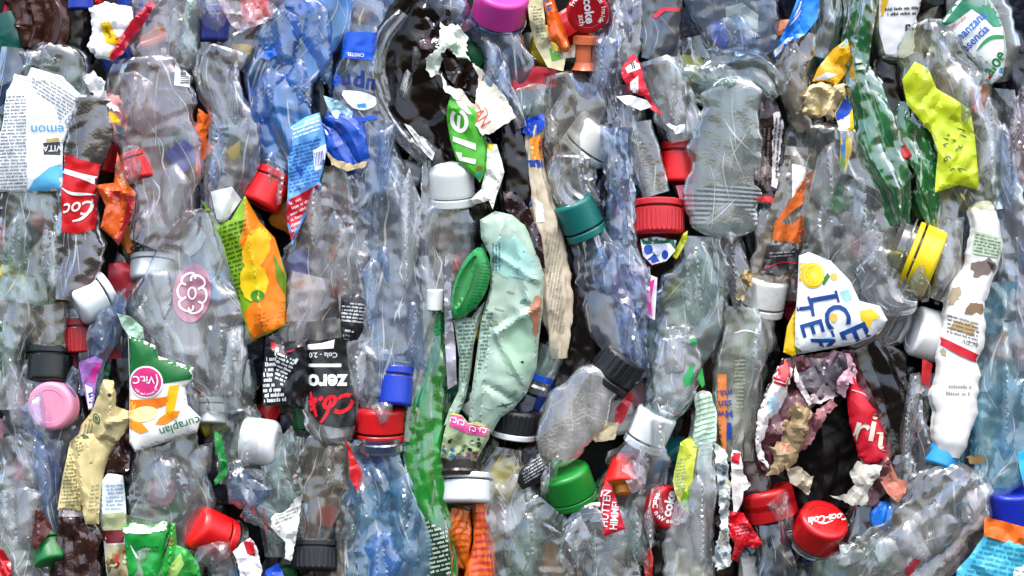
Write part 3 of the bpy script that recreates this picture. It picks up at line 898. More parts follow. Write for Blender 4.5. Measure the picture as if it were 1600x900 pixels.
text(g, 'Vit.C', 228, 592, 12, 180, i_wht, off=2.9, bold=.012); stroke(g, [(246, 606, 2), (250, 596, 2.5), (248, 584, 1.5)], 2, i_wht, 2.9)
arctext(g, 'aide sauf vivamio la', 232, 596, 19, 215, 325, 4, i_wht, 2.9, out=False)
text(g, 'curaplan', 284, 664, 14, 198, ink('#1d6a45'), bold=.006)
t = T('capped_bottle', 'milky translucent small cap beside the lettered end of the green fruit label', 'bottle')
cap(t, 331, 648, 24, 30, -90, 8, 14, '#c9cec8', ribs=0, neck=16, rough=.4)
scrap('bright green beaded strip twisted beside a clear bottle', [(336, 672), (346, 676), (352, 700), (358, 722), (356, 742), (338, 758), (336, 750), (346, 734), (344, 716), (338, 700)], 22, plastic('#0f7a2e', rough=.2, bump=1., scale=420, dirt=.3, dist=.0012), 46, amp=3, cell=10, name='beaded_strip', cat='strip')
t = T('capped_bottle', 'white smooth cap on its side against grey clear film', 'bottle')
cap(t, 408, 691, 37, 54, -6, 12, 38, '#e6e8e8', ribs=0, ring=False, bev=.35)
bottle('cloudy clear bottle with fine droplets beneath the white cap on its side', [(352, 760, 36), (400, 756, 48), (440, 800, 44), (452, 850, 30)], 8, clear((.68, .74, .8), .2, dots=.3, milkcol=(.6, .66, .74)), 47, amp=6, rnd=(14, 8))
bottle('clear grey bottle side behind the white cap lying on its side', [(376, 560, 26), (366, 630, 36), (372, 700, 40), (360, 760, 20)], -2, CLG, 48, amp=7)

# ------------------------------------------------------------------ bottom corner
bottle('clear whitish bottle in the bottom corner with a red line at its side', [(18, 680, 30), (34, 740, 46), (30, 820, 44), (36, 920, 46)], 16, CLM, 49, amp=8)
bottle('clear pale blue bottle shoulder next to the cream leaflet', [(78, 690, 22), (84, 750, 22), (86, 800, 18), (92, 830, 10)], 20, CLV, 50, amp=5)
scrap('thin red plastic strip at the bottom corner', [(-6, 852), (8, 858), (20, 880), (22, 904), (8, 904), (-6, 900)], 22, foil('#b50c18'), 51, amp=4, cell=14, name='film_strip', cat='film')
scrap('folded brown square of plastic above the green cap in the bottom corner', [(42, 806), (64, 792), (84, 824), (70, 844), (56, 858), (48, 838)], 20, plastic('#4a2018', rough=.3, dirt=.4), 52, amp=5, cell=22, name='plastic_piece', cat='plastic piece', folds=((64, 794, 62, 850, 8, 12),))
t = T('capped_bottle', 'dull green cap pointing down in the bottom corner', 'bottle')
cap(t, 80, 868, 30, 36, -74, 28, 30, '#14662c', ribs=0)
t = bottle('crumpled chocolate brown wrapper with shiny folds below the cream leaflet', [(112, 788, 20), (118, 830, 32), (126, 880, 36), (128, 920, 34)], 22, plastic('#2a100e', rough=.2, bump=.5, scale=80, dirt=.5, spec=.8, dirtcol='#5a342c', dist=.0016), 53, name='foil_wrapper', cat='wrapper', amp=9, cell=22, stretch=.9)
g = wrap([(93, 796), (130, 797), (131, 806), (94, 806)], t.g, paper('#8c8686'), 2); t.add('label_edge', g)
t = scrap('narrow standing label, pale blue and olive with a maroon band and a small picture', [(160, 752), (170, 738), (194, 742), (199, 800), (200, 850), (208, 904), (170, 904), (162, 840), (157, 790)], 24, paper('#c3ced6', dirt=.25), 54, amp=4, cell=24, bulge=8)
decal(t.g, [(158, 802), (199, 798), (199, 826), (161, 828)], ink('#9aa277')); decal(t.g, [(161, 828), (200, 826), (201, 846), (163, 848)], ink('#5a0f16')); decal(t.g, [(164, 850), (201, 848), (207, 902), (171, 902)], ink('#a39a78'))
for q in range(16):
    rs = random.Random(q + 60)
    decal(t.g, ell(rs.uniform(170, 200), rs.uniform(856, 896), rs.uniform(3, 7), rs.uniform(2, 6), rs.uniform(0, 90), n=9), ink(rs.choice(['#4a6a8c', '#c9c3a8', '#7a3a20', '#3c5a34', '#8a7a50', '#c23a20'])), 1.2 + q * .08)
fine(t.g, [(168, 756), (194, 750), (196, 796), (166, 796)], 2, 6, ink('#7f8e9c'), 12)
t = bottle('clear crumpled bottle standing in a bright green label with a torn white rim', [(236, 812, 40), (228, 850, 36), (226, 920, 34)], 26, clear((.5, .8, .5), .3, milkcol=(.5, .7, .5)), 55, amp=5)
g = sheet([(190, 822), (214, 814), (236, 820), (262, 810), (266, 830), (258, 860), (250, 904), (202, 904), (196, 860)], 32, plastic('#178a34', rough=.25, bump=.25, dirt=.25), seed=56, amp=5, cell=30, bulge=12)
t.add('label', g); decal(g, [(190, 822), (214, 814), (236, 820), (262, 810), (262, 826), (230, 832), (196, 832)], paper('#dcdcda'), 1., torn=1.5)
stroke(g, [(206, 850, 1), (216, 868, 3), (222, 872, 1)], 2, i_wht); fine(g, [(222, 846), (254, 846), (250, 864), (224, 864)], 0, 6, ink('#0c5a20'), 13)
t = scrap('folded bright green film leaf with an orange dot beside the big red cap', [(268, 815), (276, 816), (278, 850), (296, 858), (312, 880), (316, 904), (248, 904), (258, 870), (266, 846)], 30, plastic('#2f9a3c', rough=.25, bump=.3, dirt=.35), 57, amp=6, cell=24, bulge=8, name='film_leaf', cat='film', folds=((272, 816, 266, 890, 9, 7),))
decal(t.g, ell(269, 844, 5, 5), ink('#d9620c'), 1.2); decal(t.g, [(270, 880), (284, 862), (290, 880), (276, 902), (262, 902)], ink('#9cbf62'), 1.)
t = T('capped_bottle', 'big bright red smooth cap tilted up beside the green film leaf', 'bottle')
cap(t, 322, 830, 36, 50, 152, 30, 46, '#c80c0e', ribs=0, neck=14, dome=.06, rough=.32, bev=.3)
bottle('clear bottle holding the big bright red smooth cap', [(340, 850, 34), (352, 890, 30), (350, 930, 28)], 16, CLL, 58, amp=4)
t = scrap('torn white scrap with a red patch lying near the bottom edge', [(366, 860), (380, 846), (392, 838), (402, 852), (412, 890), (406, 904), (378, 904), (374, 880)], 26, paper('#d5d8da'), 59, amp=6, cell=18, torn=1)
decal(t.g, [(382, 846), (392, 838), (402, 852), (400, 868), (388, 864)], ink('#a80c20'))
scrap('deep blue scrap beside the white paper near the bottom edge', [(416, 890), (436, 878), (446, 904), (412, 906)], 16, plastic('#0b3fae', dirt=.3), 60, amp=4, cell=14, name='plastic_piece', cat='plastic piece')
# ================================================================== second quarter
bottle('long crushed blue bottle running down from the top edge beside the water bottle', [(470, -40, 70), (478, 20, 72), (456, 80, 58), (430, 130, 44), (440, 180, 42), (452, 230, 34), (470, 290, 26)], 14, clear((.12, .45, .95), .5, milkcol=(.07, .36, .86)), 101, amp=10, cell=46)
bottle('pale blue clear bottle beside the waisted clear bottle', [(420, 140, 26), (412, 200, 30), (410, 260, 24), (420, 300, 18)], 10, CLB, 102, amp=7)
scrap('bright blue plastic edge folded under the light blue bottle near the wide red cap', [(408, 90), (446, 48), (452, 60), (440, 84), (420, 96)], 22, foil('#0a56b8'), 103, name='film_strip', cat='film', amp=4, cell=14)
t = bottle('water bottle with blue cap sleeve and a white label with dark blue lettering', [(566, 40, 28), (560, 94, 32), (556, 130, 40), (556, 180, 44), (575, 230, 40), (600, 300, 28)], 18, CLV, 104, amp=5)
g = wrap([(542, 50), (592, 52), (588, 78), (583, 96), (532, 90), (536, 70)], t.g, plastic('#0a48b4', rough=.25, bump=.15, dirt=.2), 2); t.add('sleeve', g)
text(g, 'CRISTEL', 556, 86, 5.5, 176, i_wht, off=1.2, bold=.01)
g = wrap([(530, 142), (556, 142), (586, 150), (592, 160), (582, 170), (566, 174), (548, 168)], t.g, paper('#d3d9e0'), 1.6, rnd=1); t.add('label', g)
decal(g, [(558, 164), (572, 162), (574, 172), (564, 174)], ink('#2a8ad0'))
dk = ink('#10246e')
for (s_, x, y, r) in (('e', 527, 128, 12), ('r', 543, 128, 4), ('p', 561, 131, 0), ('u', 580, 135, -8)):
    text(t.g, s_, x, y, 26, r + 180, dk if s_ != 'e' else ink('#1c4cb8'), off=3.2, bold=.02)
decal(t.g, [(556, 186), (588, 180), (590, 186), (560, 192)], ink('#1d55c4'), 1.6)
scrap('pale blue crumpled label flap with fine print beneath the dark blue letters', [(506, 150), (530, 158), (552, 176), (548, 198), (528, 190), (514, 172)], 24, paper('#9fc2cf', dirt=.3), 105, amp=6, cell=14)
t = scrap('blue printed label strip with pale lettering and a barcode, ending in a red tip', [(454, 200), (478, 184), (500, 176), (506, 204), (512, 236), (504, 272), (500, 284), (504, 290), (488, 320), (472, 350), (458, 384), (448, 344), (450, 310), (452, 250)], 24, plastic('#5b9ad6', rough=.35, dirt=.3, dirtcol='#a8c6e0'), 106, amp=6, cell=26, bulge=8)
fine(t.g, [(458, 200), (500, 178), (504, 204), (456, 226)], 20, 6, ink('#d8e4ee'), 21); fine(t.g, [(452, 230), (504, 214), (500, 286), (452, 306)], 15, 5.5, ink('#1d4ea6'), 22)
decal(t.g, [(450, 314), (504, 286), (504, 292), (488, 320), (472, 350), (458, 384), (448, 344)], plastic('#b20d26', rough=.3, dirt=.2), .9); fine(t.g, [(452, 318), (492, 300), (472, 346), (456, 372)], 25, 8, ink('#e0b8c0'), 23, off=1.8)
decal(t.g, [(490, 236), (510, 226), (508, 262), (494, 268)], i_wht, 1.4)
for q in range(6):
    stroke(t.g, [(493 + q * 2.5, 240 - q), (495 + q * 2.3, 262 - q)], 1.3, i_blue, 2.2)
bottle('royal blue crumpled plastic sheet bunched under the water bottle', [(505, 190, 14), (530, 205, 34), (548, 236, 34), (562, 268, 22)], 20, plastic('#0a3f9c', rough=.2, bump=.4, scale=70, dirt=.3, spec=.7, dirtcol='#2a6cc8', dist=.0013), 107, name='film_wrap', cat='film', amp=9, cell=24)
scrap('brownish cream edge of a torn label under the royal blue sheet', [(510, 236), (526, 250), (552, 258), (574, 252), (572, 262), (544, 268), (520, 258)], 27, paper('#b8a882'), 108, torn=1.2, amp=3, cell=14)
bottle('clear blue bottle wall at the top edge above the water bottle', [(560, -30, 46), (580, 20, 44), (598, 60, 20)], 6, CLV, 109, amp=8)

# ------------------------------------------------------------------ black bottle with torn labels
t = bottle('big glossy black brown bottle curving down beside clear film', [(690, -10, 40), (658, 40, 58), (650, 95, 62), (670, 155, 66), (700, 205, 60), (730, 255, 50), (744, 300, 32)], 14, plastic('#0b0504', rough=.1, bump=.2, scale=30, dirt=0, spec=.4, dirtcol='#120807', dist=.002), 110, amp=17, cell=50, stretch=1.3, pinch=.2)
scrap('crumpled dark red brown film flap at the top of the black bottle', [(646, 40), (680, 18), (706, 16), (700, 50), (686, 80), (660, 78), (648, 62)], 24, plastic('#1c0b0a', rough=.12, bump=.5, dirt=.5, spec=.8, dirtcol='#5a302a', dist=.0015), 111, name='film_scrap', cat='film', amp=10, cell=24)
bottle('curved clear bottle edge outlining the black bottle', [(630, 20, 12), (600, 60, 14), (590, 110, 13), (602, 160, 14), (630, 205, 15), (668, 248, 13)], 26, clear((.82, .85, .88), .3, milkcol=(.74, .77, .8)), 112, amp=5, cell=22)
t = scrap('narrow white paper strip with tiny print slanting under the black bottle', [(632, 194), (642, 198), (680, 240), (676, 252), (664, 240)], 30, paper('#c9ccca'), 113, amp=2, cell=12)
fine(t.g, [(634, 197), (642, 200), (678, 242), (672, 246)], -46, 4, i_grey, 24)
t = scrap('ragged white and pale green torn paper stuck high on the black bottle', [(690, 36), (716, 42), (730, 58), (729, 84), (736, 96), (716, 92), (704, 78), (692, 84), (690, 102), (686, 116), (672, 122), (664, 100), (668, 88), (688, 78), (686, 56)], 32, paper('#cfd6cb', dirt=.35, dirtcol='#6f8f6a'), 114, torn=2.5, amp=7, cell=18)
decal(t.g, [(688, 80), (714, 68), (716, 88), (700, 94)], ink('#7fa383'), 1, torn=1.5)
t = scrap('dirty white torn label with faint red handwriting and a torn out hole', [(690, 116), (700, 136), (722, 142), (732, 158), (742, 164), (748, 120), (736, 98), (752, 108), (760, 118), (788, 150), (806, 184), (764, 212), (754, 212), (738, 190), (724, 168), (708, 152), (694, 142)], 34, paper('#d8d4c4', dirt=.5, dirtcol='#8f866a'), 115, torn=1.6, amp=5, cell=24)
text(t.g, 'AN', 752, 186, 20, -56, ink('#c8402c'), sx=.7); stroke(t.g, [(746, 164, 1), (752, 178, 1.6), (744, 190, 1.6)], 1.4, ink('#c8402c')); stroke(t.g, [(757, 168, 1), (762, 178, 1.6), (758, 188, 1)], 1.4, ink('#c8402c'))
scrap('dark brown folded film inside the torn white label', [(690, 90), (716, 94), (738, 98), (756, 120), (752, 168), (736, 150), (716, 140), (700, 124)], 28, plastic('#1a0b0a', rough=.12, bump=.4, dirt=.4, spec=.8, dirtcol='#3c1c18'), 116, name='film_scrap', cat='film', amp=8, cell=26)
t = scrap('bright green label with big white letters set on edge', [(706, 146), (716, 140), (736, 160), (752, 190), (758, 212), (764, 240), (762, 262), (750, 286), (742, 276), (714, 252), (704, 220), (698, 186), (700, 166)], 36, plastic('#3f9a22', rough=.35, dirt=.3, bump=.2), 117, amp=4, cell=30, bulge=8)
stroke(t.g, ell(718, 190, 11, 16, -15, n=12, a0=-60, a1=250), 6, ink('#dcdcd2'), 1.); stroke(t.g, [(718, 182), (716, 206)], 5, ink('#dcdcd2'), 1.4)
decal(t.g, [(708, 214), (744, 226), (744, 236), (708, 222)], ink('#dcdcd2'), 1.); decal(t.g, [(712, 238), (722, 240), (722, 246), (744, 250), (743, 258), (718, 252)], ink('#dcdcd2'), 1.)
decal(t.g, [(706, 150), (716, 150), (728, 166), (738, 180), (732, 180), (718, 168)], ink('#dcdcd2'), 1.); stroke(t.g, [(752, 200, 1), (760, 230, 2), (758, 262, 1)], 2, ink('#1d6a1c')); decal(t.g, ell(749, 264, 5, 3.5), ink('#7a4a20'), 1.2)
decal(t.g, [(742, 276), (752, 262), (752, 286)], ink('#2a8a6a'), 1.)
t = scrap('wavy dirty white label strip with a yellow top below the torn label', [(762, 226), (776, 226), (784, 252), (788, 270), (782, 290), (776, 306), (770, 328), (764, 314), (742, 320), (736, 312), (752, 296), (758, 270)], 34, paper('#d5d5cf', dirt=.45, dirtcol='#8a8a7c'), 118, amp=6, cell=20, bulge=6)
decal(t.g, [(762, 226), (772, 226), (768, 240), (762, 236)], ink('#d8b012'))
bottle('black crushed bottle behind the wavy white strip', [(790, 190, 26), (800, 250, 32), (806, 310, 34), (820, 370, 26), (838, 420, 16)], 8, DRK, 119, amp=8)
scrap('glossy dark brown folded film above the mint paper', [(786, 300), (806, 300), (828, 330), (846, 370), (852, 420), (842, 418), (832, 376), (812, 346), (790, 328)], 24, plastic('#241012', rough=.12, bump=.4, dirt=.4, spec=.8, dirtcol='#5a3434'), 120, name='film_scrap', cat='film', amp=7, cell=20)
t = T('capped_bottle', 'big magenta pink cap at the top edge over blue film', 'bottle')
cap(t, 783, 6, 43, 50, 78, 38, 50, '#c0348e', ribs=0, ring=False, neck=10, neckmat=CLB, rough=.35)
bottle('smoky blue clear bottle below the magenta cap', [(760, 30, 40), (790, 80, 36), (806, 130, 26), (812, 180, 16)], 12, clear((.5, .64, .8), .14, milkcol=(.42, .54, .7)), 121, amp=7)
bottle('greyish clear bottle end at the top edge above the black bottle', [(690, -30, 30), (700, 10, 32), (730, 30, 26)], 24, CLV, 122, amp=7, rnd=(0, 12))
bottle('narrow clear bottle edge running beside the torn white label', [(770, 80, 12), (786, 130, 12), (806, 170, 11), (816, 200, 8)], 32, clear((.8, .86, .92), .2), 123, amp=4, cell=18)

# ------------------------------------------------------------------ pearl cap bottle
t = bottle('clear bottle with a pearly white domed cap and a round shoulder below', [(706, 318, 26), (702, 345, 36), (698, 390, 40), (694, 440, 36), (690, 480, 26)], 16, CLL, 124, amp=4)
cap(t, 706, 280, 36, 54, 94, 12, 40, plastic('#c9cfcc', rough=.22, bump=0, dirt=.1, coat=.4), ribs=0, ringgap=.02, dome=.05, bev=.5)
g = wrap(ell(690, 365, 19, 26), t.g, clear((.5, .48, .5), .3, milkcol=(.35, .33, .36)), 1.5); t.add('base_disc', g)
bottle('thin clear milky bottle edge beside the pearly white cap', [(668, 250, 8), (672, 300, 12), (668, 350, 14), (672, 400, 10)], 26, CLM, 125, amp=4, cell=20)

# ------------------------------------------------------------------ tall clear bottles in the middle
bottle('clear pinkish bottle with a dark round mouth standing in the middle', [(520, 260, 28), (520, 320, 42), (506, 400, 52), (494, 470, 46), (490, 520, 26)], 14, CLP, 126, amp=9, cell=44)
t = bottle('tall ribbed blue grey clear bottle standing in the middle of the face', [(590, 190, 26), (598, 260, 38), (610, 340, 48), (618, 420, 54), (616, 500, 50), (606, 570, 42), (596, 620, 34)], 24, clear((.72, .8, .9), .2, milkcol=(.64, .71, .82)), 127, amp=8, cell=44)
for q in range(6):
    y = 238 + q * 12
    stroke(t.g, [(600, y, 1), (615, y - 2, 3), (633, y + 2, 1)], 3, CLM, 1.)
bottle('wrinkled clear bottle beside the tall ribbed one', [(556, 280, 22), (560, 350, 34), (552, 430, 34), (562, 500, 26), (580, 580, 26), (588, 640, 14)], 18, CLM, 128, amp=9, cell=30)
bottle('clear film bag edge standing against the bright green bottle', [(664, 400, 10), (672, 460, 16), (666, 540, 12), (650, 620, 10), (640, 690, 8)], 30, CLM, 129, amp=4, cell=30)
scrap('white and violet film strip hanging beside the mint paper', [(696, 400), (708, 404), (704, 470), (712, 540), (714, 600), (700, 608), (696, 540), (694, 460)], 22, clear((.85, .83, .9), .55, milkcol=(.72, .7, .78)), 130, name='film_strip', cat='film', amp=5, cell=20)
t = bottle('bright green soda bottle with bubbles, white neck and green cap ring, wedged upright', [(684, 480, 15), (684, 530, 17), (676, 590, 28), (668, 650, 34), (668, 720, 32), (676, 780, 26), (688, 840, 28), (690, 920, 28)], 22, GRN, 131, amp=6, cell=34)
cap(t, 680, 468, 13, 32, 90, 6, 26, WHT, ribs=0, ring=False)
g = wrap([(674, 492), (697, 486), (697, 520), (676, 524)], t.g, plastic('#0d6a34', rough=.3), 2); t.add('collar', g)
g = wrap([(644, 800), (700, 826), (706, 900), (668, 900)], t.g, clear((.1, .3, .15), .5, milkcol=(.05, .2, .08)), 2); t.add('label', g)
fine(g, [(660, 806), (704, 826), (708, 896), (672, 896)], 14, 7, ink('#b9c8bc'), 46, ragged=.1)

# ------------------------------------------------------------------ mint paper pack and green spout
t = T('paper_pack', 'crushed mint green paper pack with fine print, dirty patches and a brown scuff', 'paper pack')
g = sheet([(750, 344), (774, 330), (800, 336), (820, 352), (836, 384), (850, 430), (848, 480), (842, 530), (838, 576), (822, 616), (800, 640), (782, 652), (768, 676), (732, 664), (736, 620), (744, 560), (752, 500), (766, 450), (766, 400), (752, 372)], 40, paper('#93a899', dirt=.3, dirtcol='#64a096'), seed=132, amp=6, cell=46, bulge=16, bw=40, folds=((790, 336, 772, 400, 9, 14), (768, 500, 750, 660, -8, 14), (840, 480, 776, 520, 6, 10), (774, 520, 820, 600, 6, 9), (800, 345, 826, 470, 5, 10), (760, 600, 806, 628, -6, 10), (778, 400, 840, 440, 5, 8)))
t.add('front_panel', g)
decal(g, [(776, 372), (812, 370), (840, 424), (828, 440), (792, 432), (770, 424)], ink('#8db8ae'), .7, torn=4); decal(g, [(832, 466), (848, 458), (843, 520), (838, 536), (832, 510), (826, 486)], ink('#9a6a50'), .8, torn=3)
decal(g, [(790, 506), (826, 490), (838, 540), (820, 590), (790, 580), (780, 540)], ink('#8aab92'), .7, torn=5)
for q in range(14):
    rs = random.Random(q + 900); x, y = rs.uniform(764, 842), rs.uniform(380, 640)
    decal(g, ell(x, y, rs.uniform(1.5, 10), rs.uniform(.7, 5), rs.uniform(-30, 30), n=8), ink(rs.choice(['#5f8f7c', '#4f7a70', '#7a8a74', '#a8d8c8'])), .9, torn=.7)
decal(g, ell(816, 565, 2.6, 1.8), ink('#201a18'), 1.3); stroke(g, [(776, 634, 1), (790, 632, 3), (804, 628, 1)], 2, ink('#2f4a4a')); stroke(g, [(784, 628), (792, 636)], 1.5, ink('#2f4a4a'))
fine(g, [(768, 378), (786, 378), (784, 424), (768, 424)], 90, 5, ink('#1f5a78'), 31); fine(g, [(756, 480), (772, 486), (758, 560), (744, 600)], 0, 6, ink('#2c5048'), 32)
k = [(730, 662), (748, 664), (768, 668), (765, 682), (748, 678), (728, 674)]
g2 = sheet([(708, 500), (736, 496), (758, 470), (750, 500), (740, 540), (736, 580), (728, 620), (716, 650), (706, 668), (694, 664), (702, 640), (716, 612), (718, 560), (712, 520)], 32, paper('#90a695', dirt=.3), seed=133, amp=4, cell=30, bulge=12)
t.add('side_panel', g2); fine(g2, [(714, 506), (748, 492), (734, 570), (722, 606), (718, 560)], 4, 6, ink('#2c5048'), 33, ragged=.05)
for gg, pp in ((g, [(700, 648)]), ):
    pass
g3 = sheet([(704, 642), (722, 648), (732, 660), (746, 658), (768, 666), (764, 684), (744, 720), (730, 724), (722, 722), (726, 700), (708, 720), (688, 714), (694, 676)], 37, paper('#8a9a74', dirt=.4), seed=134, amp=5, cell=20, bulge=8)
t.add('printed_end', g3)
decal(g3, [(702, 646), (722, 650), (732, 662), (768, 668), (765, 682), (730, 676), (698, 662)], ink('#b8407e'), .8)
for x0, y0 in ((704, 651), (716, 655), (734, 665), (750, 667)):
    stroke(g3, [(x0, y0 + 7), (x0 + 1, y0), (x0 + 9, y0 + 2), (x0 + 8, y0 + 8), (x0 + 4, y0 + 6)], 1.5, ink('#e8c8d8'), 1.6)
stroke(g3, [(701, 645), (722, 650), (732, 660), (768, 666)], 1.6, ink('#c8963c'), 1.8)
for q in range(30):
    rs = random.Random(q + 400); x, y = rs.choice([(700, 692), (746, 696), (738, 706), (700, 704)])
    decal(g3, ell(x + rs.uniform(-9, 9), y + rs.uniform(-12, 12), rs.uniform(2, 5), rs.uniform(1.5, 4), rs.uniform(0, 90), n=8), ink(rs.choice(['#1a1a16', '#20507c', '#3a78b0', '#8a9a4a', '#7a2a5a', '#2a3a20', '#b0b890'])), 1. + q * .07)
t = T('spout_cap', 'pointed oval green spout lid with fine ribs lying on the mint paper', 'lid')
g = sheet([(750, 384), (760, 396), (768, 418), (764, 446), (752, 472), (730, 492), (710, 502), (704, 484), (706, 456), (718, 420), (734, 396)], 46, plastic('#12803a', rough=.25, bump=.08, dirt=.2, coat=.3), seed=135, amp=1, cell=60, bulge=12, bw=16, thick=8, rnd=1)
t.add('lid_shell', g)
g2 = sheet([(738, 402), (748, 394), (738, 440), (722, 476), (710, 488), (709, 460), (720, 426)], 48, plastic('#2a7a3c', rough=.4, dirt=.3, bump=.05), seed=136, amp=1, cell=40, bulge=-6, bw=12, thick=2, rnd=1)
t.add('inner_disc', g2)
for q in range(15):
    y = 412 + q * 5
    stroke(g, [(754 - q * 1.7, y - 1, 1), (766 - max(0, q - 5) * 2.6, y + 1, 1.6)], 1.4, plastic('#0a5626', rough=.3, bump=0), .8)

# ------------------------------------------------------------------ black zero labels
bottle('milky white bottle shoulder above the black cola labels', [(486, 430, 34), (474, 480, 32), (466, 520, 24), (460, 540, 16)], 20, clear((.88, .86, .88), .4, milkcol=(.82, .8, .82)), 137, amp=7)
t = scrap('black label piece crowded with white small print lines', [(416, 524), (432, 514), (446, 534), (482, 530), (482, 600), (478, 640), (450, 632), (412, 636), (410, 590), (414, 550)], 24, plastic('#14161a', rough=.25, bump=.25, dirt=.3), 138, amp=6, cell=26, bulge=9)
fine(t.g, [(416, 556), (436, 548), (428, 590), (446, 612), (452, 626), (412, 632), (411, 590)], 4, 8, i_wht, 41, hgt=.6, ragged=.05); fine(t.g, [(432, 548), (466, 562), (442, 606), (430, 590)], -22, 6, i_wht, 42, hgt=.5)
decal(t.g, [(424, 534), (432, 534), (432, 544), (425, 546)], ink('#a81830')); decal(t.g, ell(434, 546, 3, 4), i_wht); stroke(t.g, [(448, 550, 1), (456, 548, 3), (462, 546, 1)], 2, ink('#a81830')); stroke(t.g, [(462, 568), (466, 560)], 4, i_wht)
t = bottle('black cola bottle label with upside-down white word and red script', [(508, 500, 30), (512, 540, 36), (518, 600, 40), (524, 660, 38), (528, 690, 24)], 24, clear((.5, .5, .52), .2), 139, amp=4)
g = wrap([(480, 530), (500, 532), (540, 526), (546, 580), (556, 630), (558, 664), (530, 668), (502, 662), (482, 640)], t.g, plastic('#101114', rough=.25, bump=.1, dirt=.2), 2., step=3); t.add('label', g)
decal(g, [(482, 538), (502, 536), (524, 530), (522, 544), (482, 546)], i_wht, .9); decal(g, [(482, 568), (534, 568), (534, 573), (483, 573)], i_wht, .9)
text(g, 'Cola - 2.0', 506, 554, 8, 180, ink('#c8cacc'), bold=.01); text(g, 'zero', 512, 596, 25, 180, i_wht, sx=.95, bold=.035)
text(g, 'Co.a', 522, 630, 30, 187, ink('#c80c20'), shear=.45, bold=.03); stroke(g, [(486, 612, 3), (492, 636, 5), (500, 660, 4), (514, 640, 5), (518, 618, 3)], 4, ink('#c80c20'), 1.6)
stroke(g, [(500, 660, 1), (516, 666, 2), (526, 668, 1)], 2, i_wht, 1.4)
t = scrap('black ingredients strip with dense grey print standing above the black cola label', [(534, 462), (560, 458), (576, 470), (572, 510), (560, 530), (536, 534), (532, 500)], 26, plastic('#15161a', rough=.25, dirt=.3, bump=.2), 140, amp=4, cell=22, bulge=8)
fine(t.g, [(534, 472), (572, 474), (568, 510), (534, 506)], -6, 5.5, ink('#c2c4c6'), 43, ragged=.05); fine(t.g, [(540, 512), (556, 512), (554, 520), (540, 520)], -10, 6, i_wht, 44); decal(t.g, [(537, 522), (548, 524), (546, 531), (538, 530)], ink('#b0a0a4'))
bottle('clear grey bottle rim curling around the tall ribbed bottle foot', [(566, 540, 14), (588, 560, 20), (606, 566, 16), (600, 600, 14), (580, 640, 12)], 28, CLM, 141, amp=5, cell=20)

# ------------------------------------------------------------------ blue cap, red cap with blue neck
t = T('capped_bottle', 'royal blue cap hanging from a clear bottle neck just above the red flat cap', 'bottle')
cap(t, 619, 611, 26, 46, -94, 8, 42, '#0a30a4', ribs=0, neck=20, neckmat=CLV)
t = bottle('light blue crushed bottle with wide red flat cap and dark blue neck ring', [(592, 690, 36), (590, 720, 42), (598, 780, 54), (612, 850, 66), (614, 930, 70)], 18, clear((.46, .74, .96), .32, milkcol=(.42, .7, .94)), 142, amp=11, cell=44)
cap(t, 595, 655, 40, 38, 90, 8, 34, RED2, ribs=0, ringgap=.1)
ax, e1, e2 = axes(90, 8)
t.add('neck', lathe(G(), np.array((593, 706, -6.)), ax, e1, e2, [(38, 0), (40, 4), (40, 14), (36, 16), (36, 24)], clear((.2, .3, .55), .3, milkcol=(.12, .22, .45)), seg=64, closed=False))
scrap('bright red label scrap behind the brownish bottle', [(540, 684), (548, 700), (556, 716), (572, 748), (560, 770), (548, 746), (546, 716)], 22, plastic('#b8101c', dirt=.25, rough=.3), 143, amp=5, cell=18)
t = bottle('brownish grey clear bottle upside down with a black ribbed cap', [(510, 670, 30), (514, 720, 44), (512, 780, 40), (500, 820, 30), (494, 850, 27)], 18, clear((.72, .68, .6), .2, milkcol=(.58, .53, .45)), 144, amp=7, cell=44, rnd=(14, 0))
cap(t, 491, 874, 36, 36, -91, 6, 30, '#15171a', ribs=26, rough=.4)
scrap('dull red patch of label behind the brownish bottle neck', [(494, 790), (526, 788), (528, 824), (500, 822)], -14, paper('#a83038'), 145, amp=2)
bottle('tan creased plastic edge beside the light blue bottle', [(556, 752, 10), (546, 790, 14), (540, 850, 14), (540, 920, 10)], 22, CLW, 146, amp=5, cell=20)
t = bottle('clear wrinkled bottle side with a torn white label dangling', [(456, 680, 20), (446, 740, 30), (444, 800, 30), (446, 870, 22)], 16, CLG, 147, amp=7)
g = sheet([(474, 770), (470, 800), (464, 840), (456, 876), (446, 872), (448, 846), (438, 836), (424, 820), (426, 804), (450, 796), (462, 780)], 26, paper('#cfd1c8', dirt=.3), seed=148, torn=1.5, amp=5, cell=16); t.add('label', g)
fine(g, [(430, 806), (470, 784), (466, 808), (430, 822)], 22, 5, i_grey, 45)

# ------------------------------------------------------------------ white ringed cap, striped orange film, black cap
t = T('capped_bottle', 'grey white cap under a dark brown neck, above the orange striped film', 'bottle')
ax, e1, e2 = axes(-91, 8)
cap(t, 730, 770, 41, 36, -91, 8, 40, '#ccd0d2', ribs=0, ringgap=.08)
t.add('neck', lathe(G(), np.array((720, 716, 2.)), ax, e1, e2, [(31, 0), (32, 4), (31, 18), (33, 22), (32, 28)], plastic('#1a0e0c', rough=.25, dirt=.3), seg=64))
t = bottle('orange film with red stripes twisted into two lobes below the grey white cap', [(752, 786, 14), (752, 830, 15), (752, 880, 18), (748, 930, 20)], 30, plastic('#c2560e', rough=.25, bump=.3, dirt=.3), 149, name='film_wrap', cat='film', amp=5, cell=20)
for q in range(12):
    y = 800 + q * 11
    stroke(t.g, [(736, y + 3), (752, y), (770, y + 1)], 3.4, ink('#b02a30'), .8)
